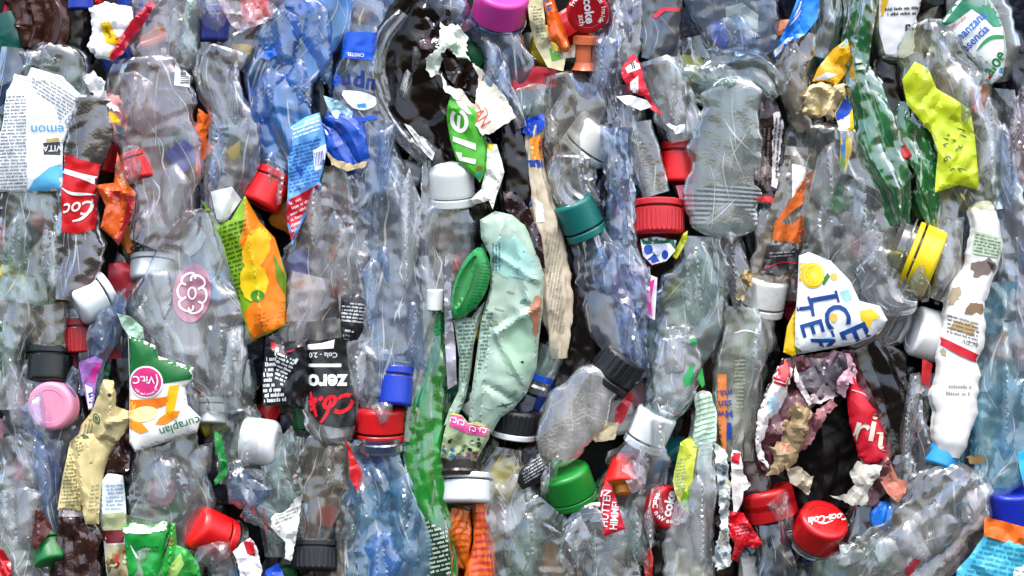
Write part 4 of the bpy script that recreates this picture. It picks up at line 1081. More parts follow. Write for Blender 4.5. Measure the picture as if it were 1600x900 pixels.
g = tube([(722, 792, 14), (716, 830, 18), (722, 866, 15), (732, 890, 8)], 24, plastic('#b8580c', rough=.25, bump=.3, dirt=.4), seed=150, amp=6, cell=20, rnd=(4, 8)); t.add('side_lobe', g)
for q in range(6):
    stroke(g, [(702 + q * 2, 820 + q * 9), (716, 812 + q * 10), (732, 816 + q * 9)], 2, ink('#9a3a10'), .8)
t = bottle('clear bottle with a black ribbed cap and white ring under the mint paper', [(790, 700, 28), (784, 740, 42), (790, 800, 50), (790, 860, 46), (800, 930, 44)], 14, CLL, 151, amp=6)
cap(t, 806, 656, 36, 34, 82, 8, 26, '#131518', ribs=26, ringcol='#d4d7d8', ringgap=.08, rough=.4)
t = scrap('dark navy plastic scrap below a blue banded bottle neck', [(800, 640), (812, 612), (838, 622), (832, 640), (818, 646)], 6, NVY, 152, name='plastic_piece', cat='plastic piece')
t = T('capped_bottle', 'clear neck with a bright blue band beside the mint paper', 'bottle')
ax, e1, e2 = axes(70, 8)
t.add('neck', lathe(G(), np.array((834, 612, -18.)), ax, e1, e2, [(24, 0), (25, 10), (22, 14), (22, 30), (26, 44), (28, 80)], CLG, seg=48, closed=False))
t.add('band', lathe(G(), np.array((838, 592, -18.)), ax, e1, e2, [(20, 0), (27, 1), (27, 11), (20, 12)], plastic('#0b4cb8', rough=.3), seg=64, closed=False))
# ================================================================== third quarter
t = scrap('yellowish pale label with green leaves beside the orange pouch at the top edge', [(822, -6), (848, -6), (852, 40), (866, 80), (884, 90), (880, 112), (856, 106), (838, 74), (828, 40)], 14, paper('#b0ac88', dirt=.4), 201, amp=6, cell=24)
decal(t.g, [(858, 76), (874, 72), (884, 90), (862, 96)], ink('#3a8a1c')); fine(t.g, [(828, 10), (846, 10), (852, 60), (838, 60)], 10, 5, ink('#6c6a58'), 51)
t = scrap('glossy orange pouch with blue and white stripes at its top', [(848, -6), (864, -6), (872, 20), (884, 50), (892, 80), (880, 84), (868, 68), (858, 64), (854, 30)], 28, plastic('#cf560a', rough=.2, bump=.25, dirt=.2, coat=.4), 202, name='pouch', cat='pouch', amp=5, cell=30, bulge=14, bw=16)
for q in range(3):
    stroke(t.g, [(850, 2 + q * 8), (862, -2 + q * 8)], 3, ink('#2a62b0' if q != 1 else '#d8dce0'), 1)
t = T('capped_bottle', 'red cap facing outward with white ring lettering, above an orange brown neck', 'bottle')
g = cap(t, 918, 22, 33, 16, -78, 66, 52, '#aa0818', ribs=0, ring=False, rough=.3)
arctext(g, 'Free Win Coke Inside', 917, 20, 25.5, 158, -38, 7.5, i_wht, 1.2, bold=.01)
text(g, 'coke', 919, 20, 14, -82, i_wht, off=1.2, bold=.03); text(g, 'zch', 908, 34, 9, -82, i_wht, off=1.2, bold=.015)
t.add('neck', lathe(G(), np.array((916, 110, 4.)), *axes(88, 5), [(24, 0), (20, 6), (18, 12), (18, 38), (22, 40), (22, 52), (18, 54)], plastic('#b25a34', rough=.3, dirt=.3), seg=64))
g = lathe(G(), np.array((917, 97, 4.)), *axes(88, 5), [(14, 0), (18.9, 1), (18.9, 26), (14, 27)], plastic('#4a1812', rough=.25, dirt=.3), seg=64, closed=False); t.add('neck_sleeve', g)
bottle('grey violet crumpled bottle side beside the outward facing red cap', [(962, -30, 24), (960, 40, 28), (950, 90, 26), (952, 140, 20), (964, 190, 16)], 18, clear((.66, .68, .78), .18, milkcol=(.55, .57, .67)), 203, amp=9, cell=26)
bottle('narrow clear bottle at the top edge next to the navy bottle', [(988, -20, 16), (988, 40, 18), (980, 90, 16), (972, 120, 10)], 20, CLM, 204, amp=6, cell=24)
t = bottle('dark navy bottle neck with a pinkish red stripe at the top edge', [(1036, -30, 34), (1034, 20, 34), (1034, 60, 32), (1026, 96, 24)], 22, clear((.2, .26, .36), .3, milkcol=(.1, .14, .22)), 205, amp=5)
g = wrap([(1018, 26), (1034, 12), (1066, 14), (1066, 20), (1038, 19), (1024, 30)], t.g, plastic('#b8283c', rough=.3), 2); t.add('stripe', g)
bottle('blue printed strip of label beside the navy bottle neck', [(1010, -20, 6), (1010, 10, 8), (1014, 40, 6)], 26, plastic('#2a5aa8', rough=.3, dirt=.5, dirtcol='#c0b060'), 206, name='label_strip', cat='label', amp=2, cell=10)
bottle('large round blue clear bottle bottom at the top edge', [(1150, -50, 66), (1146, 0, 72), (1146, 50, 68), (1144, 98, 50)], 26, clear((.62, .73, .88), .2, milkcol=(.55, .65, .8)), 207, amp=9, cell=40, rnd=(0, 34), dz=40)
scrap('cream scrap caught inside the large round blue bottle bottom', [(1134, 10), (1160, 4), (1186, 22), (1184, 44), (1150, 46), (1136, 32)], -12, paper('#c4bc9c'), 208, amp=6)
scrap('blue scrap folded inside the round bottle bottom', [(1110, 34), (1128, 30), (1140, 60), (1130, 76), (1112, 60)], -12, paper('#2a4a9c'), 209, amp=6)
bottle('big crumpled grey clear bottle stretched under the round blue bottom', [(1070, 60, 20), (1082, 110, 30), (1120, 120, 44), (1180, 116, 38), (1216, 150, 20)], 12, CLG, 210, amp=9)
# ribbed grey bottle
t = bottle('grey ribbed clear bottle with a rounded end, standing upright', [(1150, 118, 46), (1148, 170, 54), (1140, 230, 56), (1132, 300, 55), (1130, 372, 52)], 30, clear((.72, .8, .78), .26, milkcol=(.6, .67, .66), dots=.08), 211, amp=5, cell=60, rnd=(40, 26), rib=.7, pitch=7)
bottle('greenish clear bottle below the grey ribbed one', [(1100, 370, 26), (1096, 430, 48), (1080, 500, 56), (1060, 560, 46), (1046, 620, 34), (1036, 650, 24)], 24, clear((.78, .88, .85), .18, milkcol=(.66, .76, .74)), 212, amp=9, cell=40)
t = bottle('clear bottle whose round glassy end curls beside the green tipped label', [(1056, 520, 26), (1060, 560, 38), (1052, 600, 34), (1040, 650, 16)], 34, CLM, 213, amp=7, rnd=(10, 10))
decal(t.g, [(1076, 530), (1086, 524), (1088, 536), (1080, 540)], ink('#1e8a48'), 1); decal(t.g, [(1066, 590), (1076, 572), (1084, 566), (1080, 600), (1068, 602)], ink('#1e8a48'), 1)
# white cap bottle
t = bottle('dull clear bottle with a slanted white cap inside its shoulder', [(880, 110, 34), (886, 160, 48), (888, 220, 46), (890, 280, 40), (900, 330, 32)], 20, clear((.84, .84, .82), .16, milkcol=(.68, .68, .66)), 214, amp=7, rnd=(12, 0))
cap(t, 930, 212, 40, 42, 52, 14, 32, '#d2d2cc', ribs=0, neck=26, neckmat=CLW)
bottle('folded clear bottle front over the teal cap', [(900, 240, 40), (900, 290, 36), (930, 320, 20)], 34, clear((.86, .86, .86), .1), 215, amp=8, cell=26, rnd=(8, 8))
t = T('capped_bottle', 'teal green cap slanting over a blue grey clear bottle neck', 'bottle')
t.g = tube([(922, 364, 26), (936, 400, 36), (950, 440, 50), (960, 490, 48), (976, 550, 34), (990, 600, 20)], 22, clear((.56, .64, .82), .12, milkcol=(.5, .57, .72)), seed=216, amp=8, cell=36); t.add('body', t.g)
cap(t, 903, 334, 33, 46, 114, 12, 42, '#04605a', ribs=0)
bottle('violet grey folded bottle edge running down past the teal cap', [(966, 200, 18), (966, 270, 24), (974, 340, 22), (980, 400, 26), (996, 470, 26), (990, 540, 22), (1004, 590, 10)], 30, CLV, 217, amp=8, cell=26)
scrap('crinkled clear violet film beneath the little blue and white label', [(952, 430), (990, 414), (1012, 420), (1016, 470), (1006, 500), (986, 480), (962, 464)], 36, clear((.85, .8, .92), .3, milkcol=(.74, .7, .82)), 218, name='film_wrap', cat='film', amp=7, cell=18, thick=0)
scrap('white plastic tag edged in magenta', [(1016, 430), (1026, 434), (1022, 500), (1014, 496), (1008, 480), (1014, 450)], 32, paper('#d6d2da'), 219, amp=2)
scrap('thin magenta strip beside the white tag', [(1008, 460), (1014, 440), (1022, 436), (1018, 456), (1016, 470), (1018, 494), (1010, 486)], 38, plastic('#b81880'), 220, name='film_strip', cat='film', amp=2)
# red caps
t = bottle('clear speckled bottle neck ending in an inverted red ribbed cap', [(1000, 190, 16), (1006, 230, 22), (1016, 270, 22), (1026, 304, 22)], 24, DROP, 221, amp=3)
cap(t, 1029, 348, 40, 42, -90, 8, 44, '#a80a14', ribs=34, rough=.35)
t = T('capped_bottle', 'bright red plain cap half hidden behind the grey ribbed bottle', 'bottle')
cap(t, 1062, 262, 29, 48, -92, 6, 8, RED2, ribs=0, neck=20)
scrap('pinkish film patch beneath the bright red plain cap', [(1056, 290), (1082, 288), (1086, 330), (1066, 326)], 2, plastic('#c26a7c', dirt=.3), 222, name='film_scrap', cat='film')
t = scrap('small folded label, green, blue and white, under the inverted red ribbed cap', [(1000, 374), (1024, 370), (1056, 376), (1054, 392), (1040, 408), (1018, 414), (1004, 400)], 22, paper('#ccd2de'), 223, amp=5, cell=16)
decal(t.g, [(1000, 374), (1024, 370), (1056, 376), (1054, 390), (1046, 380), (1004, 382)], ink('#0c5a3a'))
decal(t.g, ell(1012, 390, 7, 8), i_blue); decal(t.g, [(1010, 406), (1022, 396), (1030, 408), (1014, 413)], i_blue); decal(t.g, ell(1038, 398, 5, 7), i_blue)
scrap('lime yellow film strip pointing up beneath the inverted red ribbed cap', [(1050, 400), (1066, 366), (1074, 360), (1072, 376), (1056, 406)], 20, plastic('#a3a812', dirt=.3), 224, name='film_strip', cat='film', amp=3, cell=12)
t = scrap('red and white torn label with a small black emblem, between clear bottles', [(970, 108), (988, 84), (1000, 100), (1006, 128), (1014, 150), (1034, 182), (1014, 170), (1006, 152), (984, 146), (972, 124)], 26, paper('#b81c30'), 225, amp=6, cell=18, torn=.8)
decal(t.g, [(976, 108), (996, 92), (1000, 108), (980, 116)], i_wht); text(t.g, 'JJ', 988, 102, 9, 20, i_blk, off=1.6, bold=.03); decal(t.g, [(984, 130), (996, 120), (996, 146), (984, 146)], i_wht)
scrap('white curled paper edge below the red torn label', [(962, 152), (984, 150), (1010, 158), (1018, 168), (1000, 174), (976, 164)], 30, paper('#dedede'), 226, amp=4, cell=14)
scrap('white ragged flake over the clear neck', [(1040, 194), (1058, 198), (1070, 194), (1068, 208), (1056, 210)], 32, paper('#dfe0e0'), 227, torn=1.5, amp=3, cell=10)
bottle('broad clear bottle shoulder between the red torn label and the grey ribbed bottle', [(1030, 90, 24), (1042, 130, 38), (1060, 180, 36), (1070, 220, 24)], 20, CLM, 228, amp=7)
bottle('blue green twisted clear bottle below the white curled paper', [(984, 160, 20), (982, 210, 24), (984, 250, 16), (990, 290, 10)], 16, clear((.6, .74, .8), .2), 229, amp=7, cell=24)
# left column of the third quarter
t = scrap('dull red label band across a clear bottle near the orange pouch', [(802, 108), (840, 104), (872, 108), (870, 136), (836, 140), (800, 144)], 6, paper('#98202c', dirt=.4), 230, amp=4, cell=26)
bottle('small clear bottle end like a ball below the dull red band', [(830, 128, 26), (836, 160, 30), (834, 190, 22)], 14, CLG, 231, amp=5, rnd=(8, 10))
scrap('bright blue printed scrap under the small clear ball end', [(820, 186), (850, 178), (852, 200), (832, 214), (816, 208)], 14, plastic('#1440b0', dirt=.3), 232, amp=5, cell=16)
t = bottle('rolled up dirty label twisted into a rope, white and tan with orange and blue print', [(838, 196, 12), (832, 230, 14), (838, 275, 16), (846, 320, 22), (856, 370, 24), (864, 430, 22), (870, 490, 20), (874, 560, 12)], 26, paper('#b5aa94', dirt=.5, dirtcol='#7a6448'), 233, name='label_roll', cat='label', amp=5, cell=20)
decal(t.g, [(828, 216), (848, 212), (848, 250), (830, 252)], ink('#d88a18'), .8); decal(t.g, [(842, 220), (848, 216), (848, 246), (842, 250)], ink('#b8201c'), 1.2); decal(t.g, [(824, 250), (850, 250), (848, 262), (824, 260)], i_blue, .8)
decal(t.g, [(836, 310), (848, 320), (850, 346), (838, 348)], i_wht, .8, torn=1); decal(t.g, ell(826, 316, 6, 8), ink('#1d48a0'), .8); fine(t.g, [(850, 360), (874, 350), (884, 520), (860, 520)], 80, 5, ink('#8c8878'), 52)
bottle('black shape painted as the shadowed gap beside the rolled label', [(896, 420, 20), (906, 480, 32), (912, 540, 36), (900, 590, 26)], 4, DRK, 234, amp=8)  # dark of the gap carried by a black body
bottle('clear grey bottle edge between rolled label and black hollow', [(874, 480, 12), (872, 530, 16), (858, 570, 16), (848, 600, 12)], 14, CLG, 235, amp=5)
# foamy bottle with black ribbed cap
t = bottle('frosty clear bottle full of droplets with a black ribbed cap, lying slantwise', [(944, 584, 24), (926, 606, 42), (898, 650, 52), (876, 690, 42), (866, 730, 22)], 36, clear((.72, .72, .69), .5, dots=.12, milkcol=(.66, .66, .64)), 236, amp=4, cell=50, rnd=(0, 20))
cap(t, 968, 570, 38, 42, 54, 10, 46, '#111316', ribs=22, rough=.4)
scrap('dull tan paper flap beneath the frosty bottle', [(914, 664), (944, 658), (966, 660), (960, 686), (930, 690)], 30, paper('#a59a7c'), 237, amp=5, cell=18, torn=1)
scrap('dark red film flap behind the frosty bottle', [(960, 640), (984, 610), (990, 620), (972, 660), (960, 664)], 22, plastic('#8a1824', dirt=.3), 238, name='film_scrap', cat='film', amp=4, cell=14)
t = scrap('black label piece with tiny white print above the smooth green cap', [(812, 734), (840, 704), (856, 728), (866, 732), (846, 752), (816, 764), (808, 752)], 34, plastic('#1c1e22', rough=.3, dirt=.3), 239, amp=4, cell=20, bulge=6)
fine(t.g, [(814, 736), (840, 708), (856, 730), (820, 760)], 32, 4.5, ink('#b5b7b8'), 53, ragged=.05)
t = bottle('clear crushed bottle with a smooth bright green cap', [(862, 790, 34), (840, 820, 54), (838, 870, 58), (846, 930, 50)], 20, CLG, 240, amp=8)
cap(t, 887, 754, 40, 44, 110, 20, 48, '#0d7a26', ribs=0, ringgap=.03)
t = T('capped_bottle', 'white smooth cap slanting over a clear bottle in the lower middle', 'bottle')
t.g = tube([(1006, 690, 26), (1000, 720, 44), (984, 780, 52), (964, 830, 56), (950, 900, 50), (950, 940, 40)], 24, clear((.84, .88, .87), .1), seed=241, amp=8, cell=44); t.add('body', t.g)
cap(t, 1019, 664, 33, 46, 66, 14, 38, '#dde2e4', ribs=0)
t = T('sports_cap', 'red cone shaped spout with orange underside, seen under pinkish film', 'cap')
ax, e1, e2 = axes(93, -22)
t.add('cone', lathe(G(), np.array((972, 758, 22.)), ax, e1, e2, [(24, 0), (31, 0), (32, 3), (30, 8), (20, 30), (15, 44), (12, 50), (4, 51)], plastic('#c01a10', rough=.3), seg=64))
t.add('underside', lathe(G(), np.array((972, 758, 22.)), ax, e1, e2, [(6, -16), (12, -14), (14, -3), (30, -.8)], plastic('#c8780c', rough=.4), seg=64))
scrap('pinkish clear film draped over the red spout', [(968, 704), (990, 698), (1012, 730), (1006, 760), (986, 770), (972, 740)], 46, clear((.92, .76, .8), .4, milkcol=(.86, .74, .78)), 242, name='film_wrap', cat='film', amp=6, cell=18, thick=0)
t = scrap('red label with white lettering set on edge, next to the red spout', [(938, 796), (936, 770), (950, 740), (956, 760), (966, 790), (976, 824), (942, 836)], 40, plastic('#b8142a', rough=.3, dirt=.2), 243, amp=4, cell=20, bulge=4)
text(t.g, 'HUTTEN', 946, 792, 12, 84, i_wht, sx=.9, bold=.01); text(t.g, 'HIMMEL', 960, 802, 12, 84, i_wht, sx=.8, bold=.015)
stroke(t.g, [(938, 774, 2), (948, 740, 4), (958, 718, 3)], 3, ink('#dcd2d4'), 1)
t = T('capped_bottle', 'round red cap with white ring lettering, turned towards the lime labelled bottle', 'bottle')
g = cap(t, 1040, 792, 35, 26, 0, 52, 40, '#a80c1c', ribs=0, ring=False, rough=.3, neck=20)
text(g, 'coke', 1045, 786, 15, 76, i_wht, off=1.2, bold=.035); arctext(g, 'Free Win Coke', 1047, 788, 25, 300, 140, 8, i_wht, 1.2, out=False, bold=.02)
bottle('clear crushed bottle with a pale curved rim at the bottom edge', [(880, 840, 20), (930, 820, 34), (960, 850, 40), (970, 920, 36)], 32, CLL, 244, amp=8, cell=30, rnd=(10, 0))
bottle('dark body in place of the shaded hollow below the round lettered red cap', [(1010, 850, 34), (1020, 890, 36), (1024, 930, 30)], 2, DRK, 245)  # near-black body stands in for the shade in this hollow
scrap('thin red brown film streak in the dark hollow', [(1004, 872), (1016, 852), (1020, 870), (1018, 904), (1008, 904)], 20, plastic('#a02a20'), 246, name='film_strip', cat='film', amp=3, cell=12)
# lime / white tall bottle
t = scrap('lime yellow label with pale print standing beside the tall milky bottle', [(1062, 690), (1078, 680), (1088, 700), (1082, 740), (1074, 800), (1064, 792), (1054, 770), (1050, 750)], 28, plastic('#b8c23a', rough=.35, dirt=.35, dirtcol='#d8dcc8'), 247, amp=5, cell=20)
fine(t.g, [(1052, 720), (1072, 710), (1070, 770), (1054, 764)], 8, 5, ink('#7d9478'), 54); decal(t.g, [(1066, 770), (1078, 760), (1070, 800), (1062, 790)], ink('#6fa312'), 1)
t = bottle('white and pale green ribbed net wrapped into a long lobe', [(1096, 610, 14), (1104, 650, 18), (1098, 690, 20), (1096, 740, 14)], 34, plastic('#b8c6b8', rough=.4, dirt=.4, bump=.3, dirtcol='#6fa07c'), 248, name='net_sleeve', cat='sleeve', amp=4, cell=16, rib=1.2, pitch=7, rnd=(10, 8))
for q in range(12):
    stroke(t.g, [(1084, 628 + q * 8), (1098, 622 + q * 8), (1116, 618 + q * 8)], 1.6, ink('#5fa078'), .8)
scrap('bright green scrap at the top of the pale green net', [(1088, 590), (1096, 574), (1100, 600), (1096, 606)], 30, plastic('#148a34'), 249, name='plastic_piece', cat='plastic piece')
t = bottle('tall milky clear bottle running to the bottom edge beside a torn silver label edge', [(1104, 690, 18), (1096, 740, 28), (1090, 800, 34), (1086, 860, 38), (1086, 930, 36)], 32, clear((.86, .89, .87), .38, milkcol=(.78, .81, .79)), 250, amp=8, cell=36)
t = scrap('ragged strip of mixed silver, green and yellow label fragments', [(1114, 690), (1132, 700), (1140, 760), (1136, 820), (1142, 880), (1120, 890), (1112, 870), (1124, 820), (1120, 760)], 34, paper('#a8b0ac', dirt=.5), 251, torn=2, amp=7, cell=14)
for q in range(26):
    rs = random.Random(q + 700)
    decal(t.g, ell(rs.uniform(1116, 1140), rs.uniform(700, 885), rs.uniform(2, 6), rs.uniform(2, 7), rs.uniform(0, 90), n=7), ink(rs.choice(['#3c6a4a', '#c8cccb', '#6f8898', '#b8a020', '#30445c', '#d8dad8', '#584a40'])), 1 + q * .05, torn=1)
t = bottle('pale greenish bottle with an orange strip and small blue upright lettering', [(1164, 480, 26), (1160, 540, 34), (1154, 600, 38), (1150, 660, 34), (1150, 720, 26)], 26, clear((.82, .87, .76), .3, milkcol=(.7, .75, .66)), 252, amp=5)
g = wrap([(1120, 584), (1134, 584), (1134, 704), (1122, 700)], t.g, plastic('#c8743c', rough=.35, dirt=.3), 2); t.add('strip', g)
for s_, y, h_ in (('ma.', 614, 12), ('san', 630, 12), ('Mw', 646, 12)):
    text(t.g, s_, 1132, y, h_, 184, ink('#3a3a7c'), off=3, bold=.01)
text(t.g, '1', 1138, 672, 26, 180, ink('#143a90'), off=3, bold=.04); fine(t.g, [(1146, 560), (1166, 560), (1160, 640), (1146, 640)], 2, 6, ink('#9aa48c'), 55)
stroke(t.g, [(1146, 520, 1), (1164, 516, 2.5), (1186, 522, 1)], 2, ink('#d8dcd4'), 1)
# column between ribbed bottle and ice tea bottle
t = scrap('dark brown wrapper edge with silver print and a red bar', [(1190, 150), (1212, 160), (1226, 200), (1222, 260), (1210, 320), (1176, 318), (1180, 250), (1184, 200)], 16, plastic('#22100f', rough=.2, dirt=.4, spec=.7, bump=.3), 253, amp=7, cell=26)
decal(t.g, [(1176, 306), (1208, 308), (1206, 324), (1176, 322)], ink('#c01c20')); decal(t.g, [(1208, 176), (1222, 176), (1222, 200), (1218, 240), (1212, 296), (1204, 292), (1206, 230)], ink('#b8b2b4'), torn=1.5); fine(t.g, [(1208, 180), (1222, 180), (1216, 280), (1206, 280)], 86, 6, i_blk, 56, off=1.8)
fine(t.g, [(1182, 200), (1204, 200), (1200, 290), (1180, 290)], 88, 7, ink('#6a5a58'), 57)
t = bottle('dirty orange and white crumpled label bottle beside the brown wrapper', [(1246, 230, 26), (1240, 290, 32), (1226, 350, 34), (1212, 400, 32), (1200, 450, 30)], 20, clear((.8, .72, .62), .3, milkcol=(.66, .56, .44)), 254, amp=8, cell=26)
g = wrap([(1236, 256), (1262, 262), (1276, 270), (1256, 300), (1246, 320), (1236, 318)], t.g, paper('#c9c6c2', dirt=.3), 2); t.add('white_patch', g)
g = wrap([(1262, 270), (1276, 268), (1252, 320), (1240, 328), (1216, 350), (1236, 352), (1256, 330), (1252, 380), (1206, 376), (1208, 350), (1236, 310)], t.g, paper('#b8581c', dirt=.4), 2.6, torn=1); t.add('orange_patch', g)
t = scrap('charcoal label band with dull red lines across the dirty bottle', [(1196, 384), (1232, 382), (1248, 392), (1244, 420), (1210, 432), (1186, 428)], 30, plastic('#1c1a1c', rough=.4, dirt=.4), 255, amp=5, cell=16)
stroke(t.g, [(1192, 420), (1220, 410), (1244, 412)], 2.5, ink('#8a1c28')); fine(t.g, [(1200, 392), (1240, 390), (1238, 404), (1200, 406)], 4, 5, ink('#8a8486'), 58)
t = bottle('grimy white cap on a pale clear neck beside the lemon label', [(1186, 480, 30), (1180, 520, 34), (1168, 560, 34)], 22, CLM, 256, amp=5)
cap(t, 1196, 456, 34, 44, 80, 14, 34, '#cfcfca', ribs=0, dirt=.5)
scrap('ragged tan fibre edge beside the grimy white cap', [(1150, 440), (1162, 420), (1176, 424), (1170, 446), (1160, 470), (1148, 466)], 36, paper('#8a744a', dirt=.5), 257, torn=2.5, amp=5, cell=10)
# ================================================================== last quarter
t = scrap('bright blue label corner with white script at the top edge', [(1206, 84), (1228, 40), (1246, -6), (1278, -6), (1276, 30), (1256, 56), (1234, 66), (1210, 92)], 26, plastic('#1f7ad8', rough=.3, dirt=.3, dirtcol='#0a3f9c'), 301, amp=6, cell=20)
stroke(t.g, [(1238, 30, 1), (1246, 16, 3), (1250, 4, 2)], 2.5, i_wht); stroke(t.g, [(1232, 42, 1), (1242, 30, 2.5), (1250, 18, 1)], 2, i_wht); decal(t.g, [(1208, 80), (1230, 60), (1256, 56), (1236, 66), (1210, 90)], i_wht)
bottle('tan grey clear bottle below the blue label corner', [(1254, 50, 30), (1246, 100, 32), (1252, 150, 28), (1270, 200, 18)], 16, clear((.7, .64, .56), .24, milkcol=(.55, .49, .42)), 302, amp=8)
bottle('clear wrinkled bottle at the top edge beside the green bottle', [(1296, -20, 24), (1292, 40, 26), (1280, 90, 18)], 16, CLG, 303, amp=7)
t = scrap('golden yellow label wrapped round a twisted clear bottle with a blue tip', [(1322, 62), (1328, 90), (1318, 118), (1306, 134), (1288, 128), (1268, 128), (1276, 108), (1300, 78)], 28, plastic('#cf9a0a', rough=.25, bump=.3, dirt=.35, dirtcol='#c8600c'), 304, amp=5, cell=20, bulge=6)
decal(t.g, [(1308, 66), (1324, 54), (1326, 66), (1312, 76)], ink('#2a8ac0')); decal(t.g, [(1268, 126), (1290, 114), (1306, 118), (1290, 126)], i_wht)
scrap('crumbling cream foam lump with yellow edges', [(1266, 134), (1284, 128), (1300, 134), (1318, 132), (1322, 156), (1306, 168), (1300, 190), (1284, 184), (1268, 182), (1252, 178), (1256, 158), (1246, 148)], 26, plastic('#cbb98e', rough=.8, dirt=.5, bump=.8, scale=200, dirtcol='#c2a02a', dist=.0015), 305, name='foam_lump', cat='foam', torn=3, amp=10, cell=16, bulge=14, thick=6)
t = scrap('blue, white and yellow label piece pointing down from the foam lump', [(1302, 178), (1322, 146), (1330, 170), (1332, 200), (1328, 240), (1318, 274), (1310, 256), (1312, 210)], 24, plastic('#d4b20c', rough=.3, dirt=.2), 306, amp=4, cell=20)
decal(t.g, [(1304, 178), (1322, 148), (1330, 170), (1320, 186), (1306, 190)], ink('#123ea0')); decal(t.g, [(1306, 190), (1326, 180), (1326, 200), (1312, 206)], i_wht); decal(t.g, [(1310, 206), (1320, 204), (1318, 250), (1312, 240)], ink('#2a7ac8')); decal(t.g, [(1312, 240), (1318, 250), (1318, 272), (1311, 258)], ink('#3c8a1c'))
bottle('long twisted dark green bottle running down from the top edge', [(1350, -30, 26), (1340, 40, 27), (1334, 90, 25), (1344, 140, 36), (1360, 190, 40), (1376, 240, 36), (1398, 290, 32), (1410, 350, 16)], 32, DGR, 307, amp=8, cell=30)
bottle('pale green edge of bottle film beside the twisted dark green bottle', [(1338, 0, 8), (1336, 40, 8), (1326, 80, 6)], 34, clear((.4, .75, .6), .5, milkcol=(.3, .55, .45)), 308, amp=3, cell=16)
bottle('second crumpled green bottle end pointing down beside the lime label', [(1426, 160, 16), (1424, 200, 24), (1440, 250, 24), (1450, 300, 18), (1456, 352, 7)], 26, clear((.06, .55, .16), .6, milkcol=(.02, .4, .06), gloss=3.2), 309, amp=8, cell=24)
bottle('black body giving the shaded gap between the two green bottles', [(1384, 90, 28), (1396, 150, 32), (1412, 220, 28), (1424, 290, 20)], 4, DRK, 310, amp=8)  # black colour supplies the shade between the green bottles
t = T('capped_bottle', 'dark red cap deep in the gap between green bottles', 'bottle')
cap(t, 1400, 240, 22, 38, -60, 10, 30, '#8e060c', ribs=0, neck=10)
t = bottle('clear bottle with a white label and black upside-down lettering at the top edge', [(1404, -40, 36), (1402, 20, 38), (1402, 70, 34), (1396, 100, 24)], 20, clear((.7, .7, .72), .2), 311, amp=4, rnd=(0, 14))
g = wrap([(1372, -5), (1438, -5), (1438, 40), (1434, 80), (1410, 92), (1382, 88), (1372, 50)], t.g, paper('#c4c5c8', dirt=.3), 2); t.add('label', g)
fine(g, [(1378, 8), (1436, 4), (1436, 26), (1384, 28)], 3, 8, i_blk, 61); text(g, 'nou', 1428, 44, 14, 188, i_blk, bold=.03, shear=.2); decal(g, [(1372, -4), (1388, -4), (1378, 26), (1370, 28)], ink('#b89418'))
t = bottle('white drink bottle label with green swoosh and blue and red print at the top edge', [(1516, -30, 40), (1528, 20, 50), (1544, 70, 42), (1552, 130, 16)], 30, clear((.8, .88, .85), .2), 312, amp=4)
g = sheet([(1500, -8), (1540, -8), (1556, 20), (1566, 50), (1570, 80), (1564, 120), (1546, 133), (1536, 126), (1530, 108), (1510, 88), (1486, 56), (1466, 38), (1480, 20)], 36, paper('#d5dad8', dirt=.15), seed=313, amp=4, cell=40, bulge=10); t.add('label', g)
decal(g, [(1500, -8), (1540, -8), (1556, 20), (1564, 44), (1548, 44), (1530, 26), (1514, 16), (1488, 36), (1474, 42), (1466, 38), (1480, 20)], plastic('#0e6a48', rough=.3, dirt=.4, dirtcol='#4fb0a0'), .8)
decal(g, [(1466, 36), (1500, -6), (1506, -6), (1470, 40)], ink('#c8d2da'), 1.5)
text(g, 'velouté', 1494, 36, 7, 38, ink('#c0504a')); text(g, 'manzana', 1512, 44, 15, 44, ink('#2a62b0'), sx=.85, bold=.012); text(g, 'esencia', 1520, 62, 14, 44, ink('#2450a8'), sx=.9, bold=.015)
stroke(g, [(1522, 82, 1), (1534, 68, 5), (1548, 60, 6), (1566, 60, 5)], 4, ink('#2c8a50'), 1.1); text(g, 'aloe', 1550, 100, 22, 52, ink('#0d6a38'), sx=.8, bold=.02)
decal(g, ell(1562, 112, 5, 4), ink('#3aa0cc'), 1.2); decal(g, [(1540, 122), (1546, 116), (1548, 120), (1543, 126)], i_red, 1.2)
bottle('navy dark bottle at the picture edge beside the white drink label', [(1588, -20, 30), (1590, 60, 30), (1596, 130, 26), (1600, 170, 16)], 16, NVY, 314, amp=6)
bottle('clear olive tinted bottle over the lime yellow label', [(1450, 30, 34), (1460, 90, 46), (1490, 150, 58), (1512, 210, 56), (1524, 270, 46), (1530, 330, 34)], 34, clear((.88, .9, .74), .14, milkcol=(.72, .74, .6)), 315, amp=8, cell=44, rnd=(20, 0))
t = scrap('lime yellow crinkled label with scribbled print hanging along the clear olive bottle', [(1406, 126), (1426, 98), (1446, 108), (1460, 140), (1486, 156), (1512, 172), (1520, 220), (1527, 298), (1494, 290), (1456, 302), (1462, 240), (1452, 210), (1432, 186), (1414, 164)], 42, plastic('#a8b818', rough=.3, bump=.3, dirt=.3, dirtcol='#d8dc8c'), 316, amp=5, cell=26, bulge=6)
for q in range(14):
    rs = random.Random(q + 77); x, y = rs.uniform(1468, 1508), rs.uniform(206, 276)
    stroke(t.g, [(x, y, 1), (x + rs.uniform(-6, 6), y + rs.uniform(-6, 6), 1.6), (x + rs.uniform(-9, 9), y + rs.uniform(-8, 8), 1)], 1.4, ink('#3c4420'), 1)
scrap('blurred red orange patch inside the olive bottle', [(1514, 130), (1546, 136), (1544, 176), (1518, 176)], 6, paper('#b04028'), 317, amp=4)
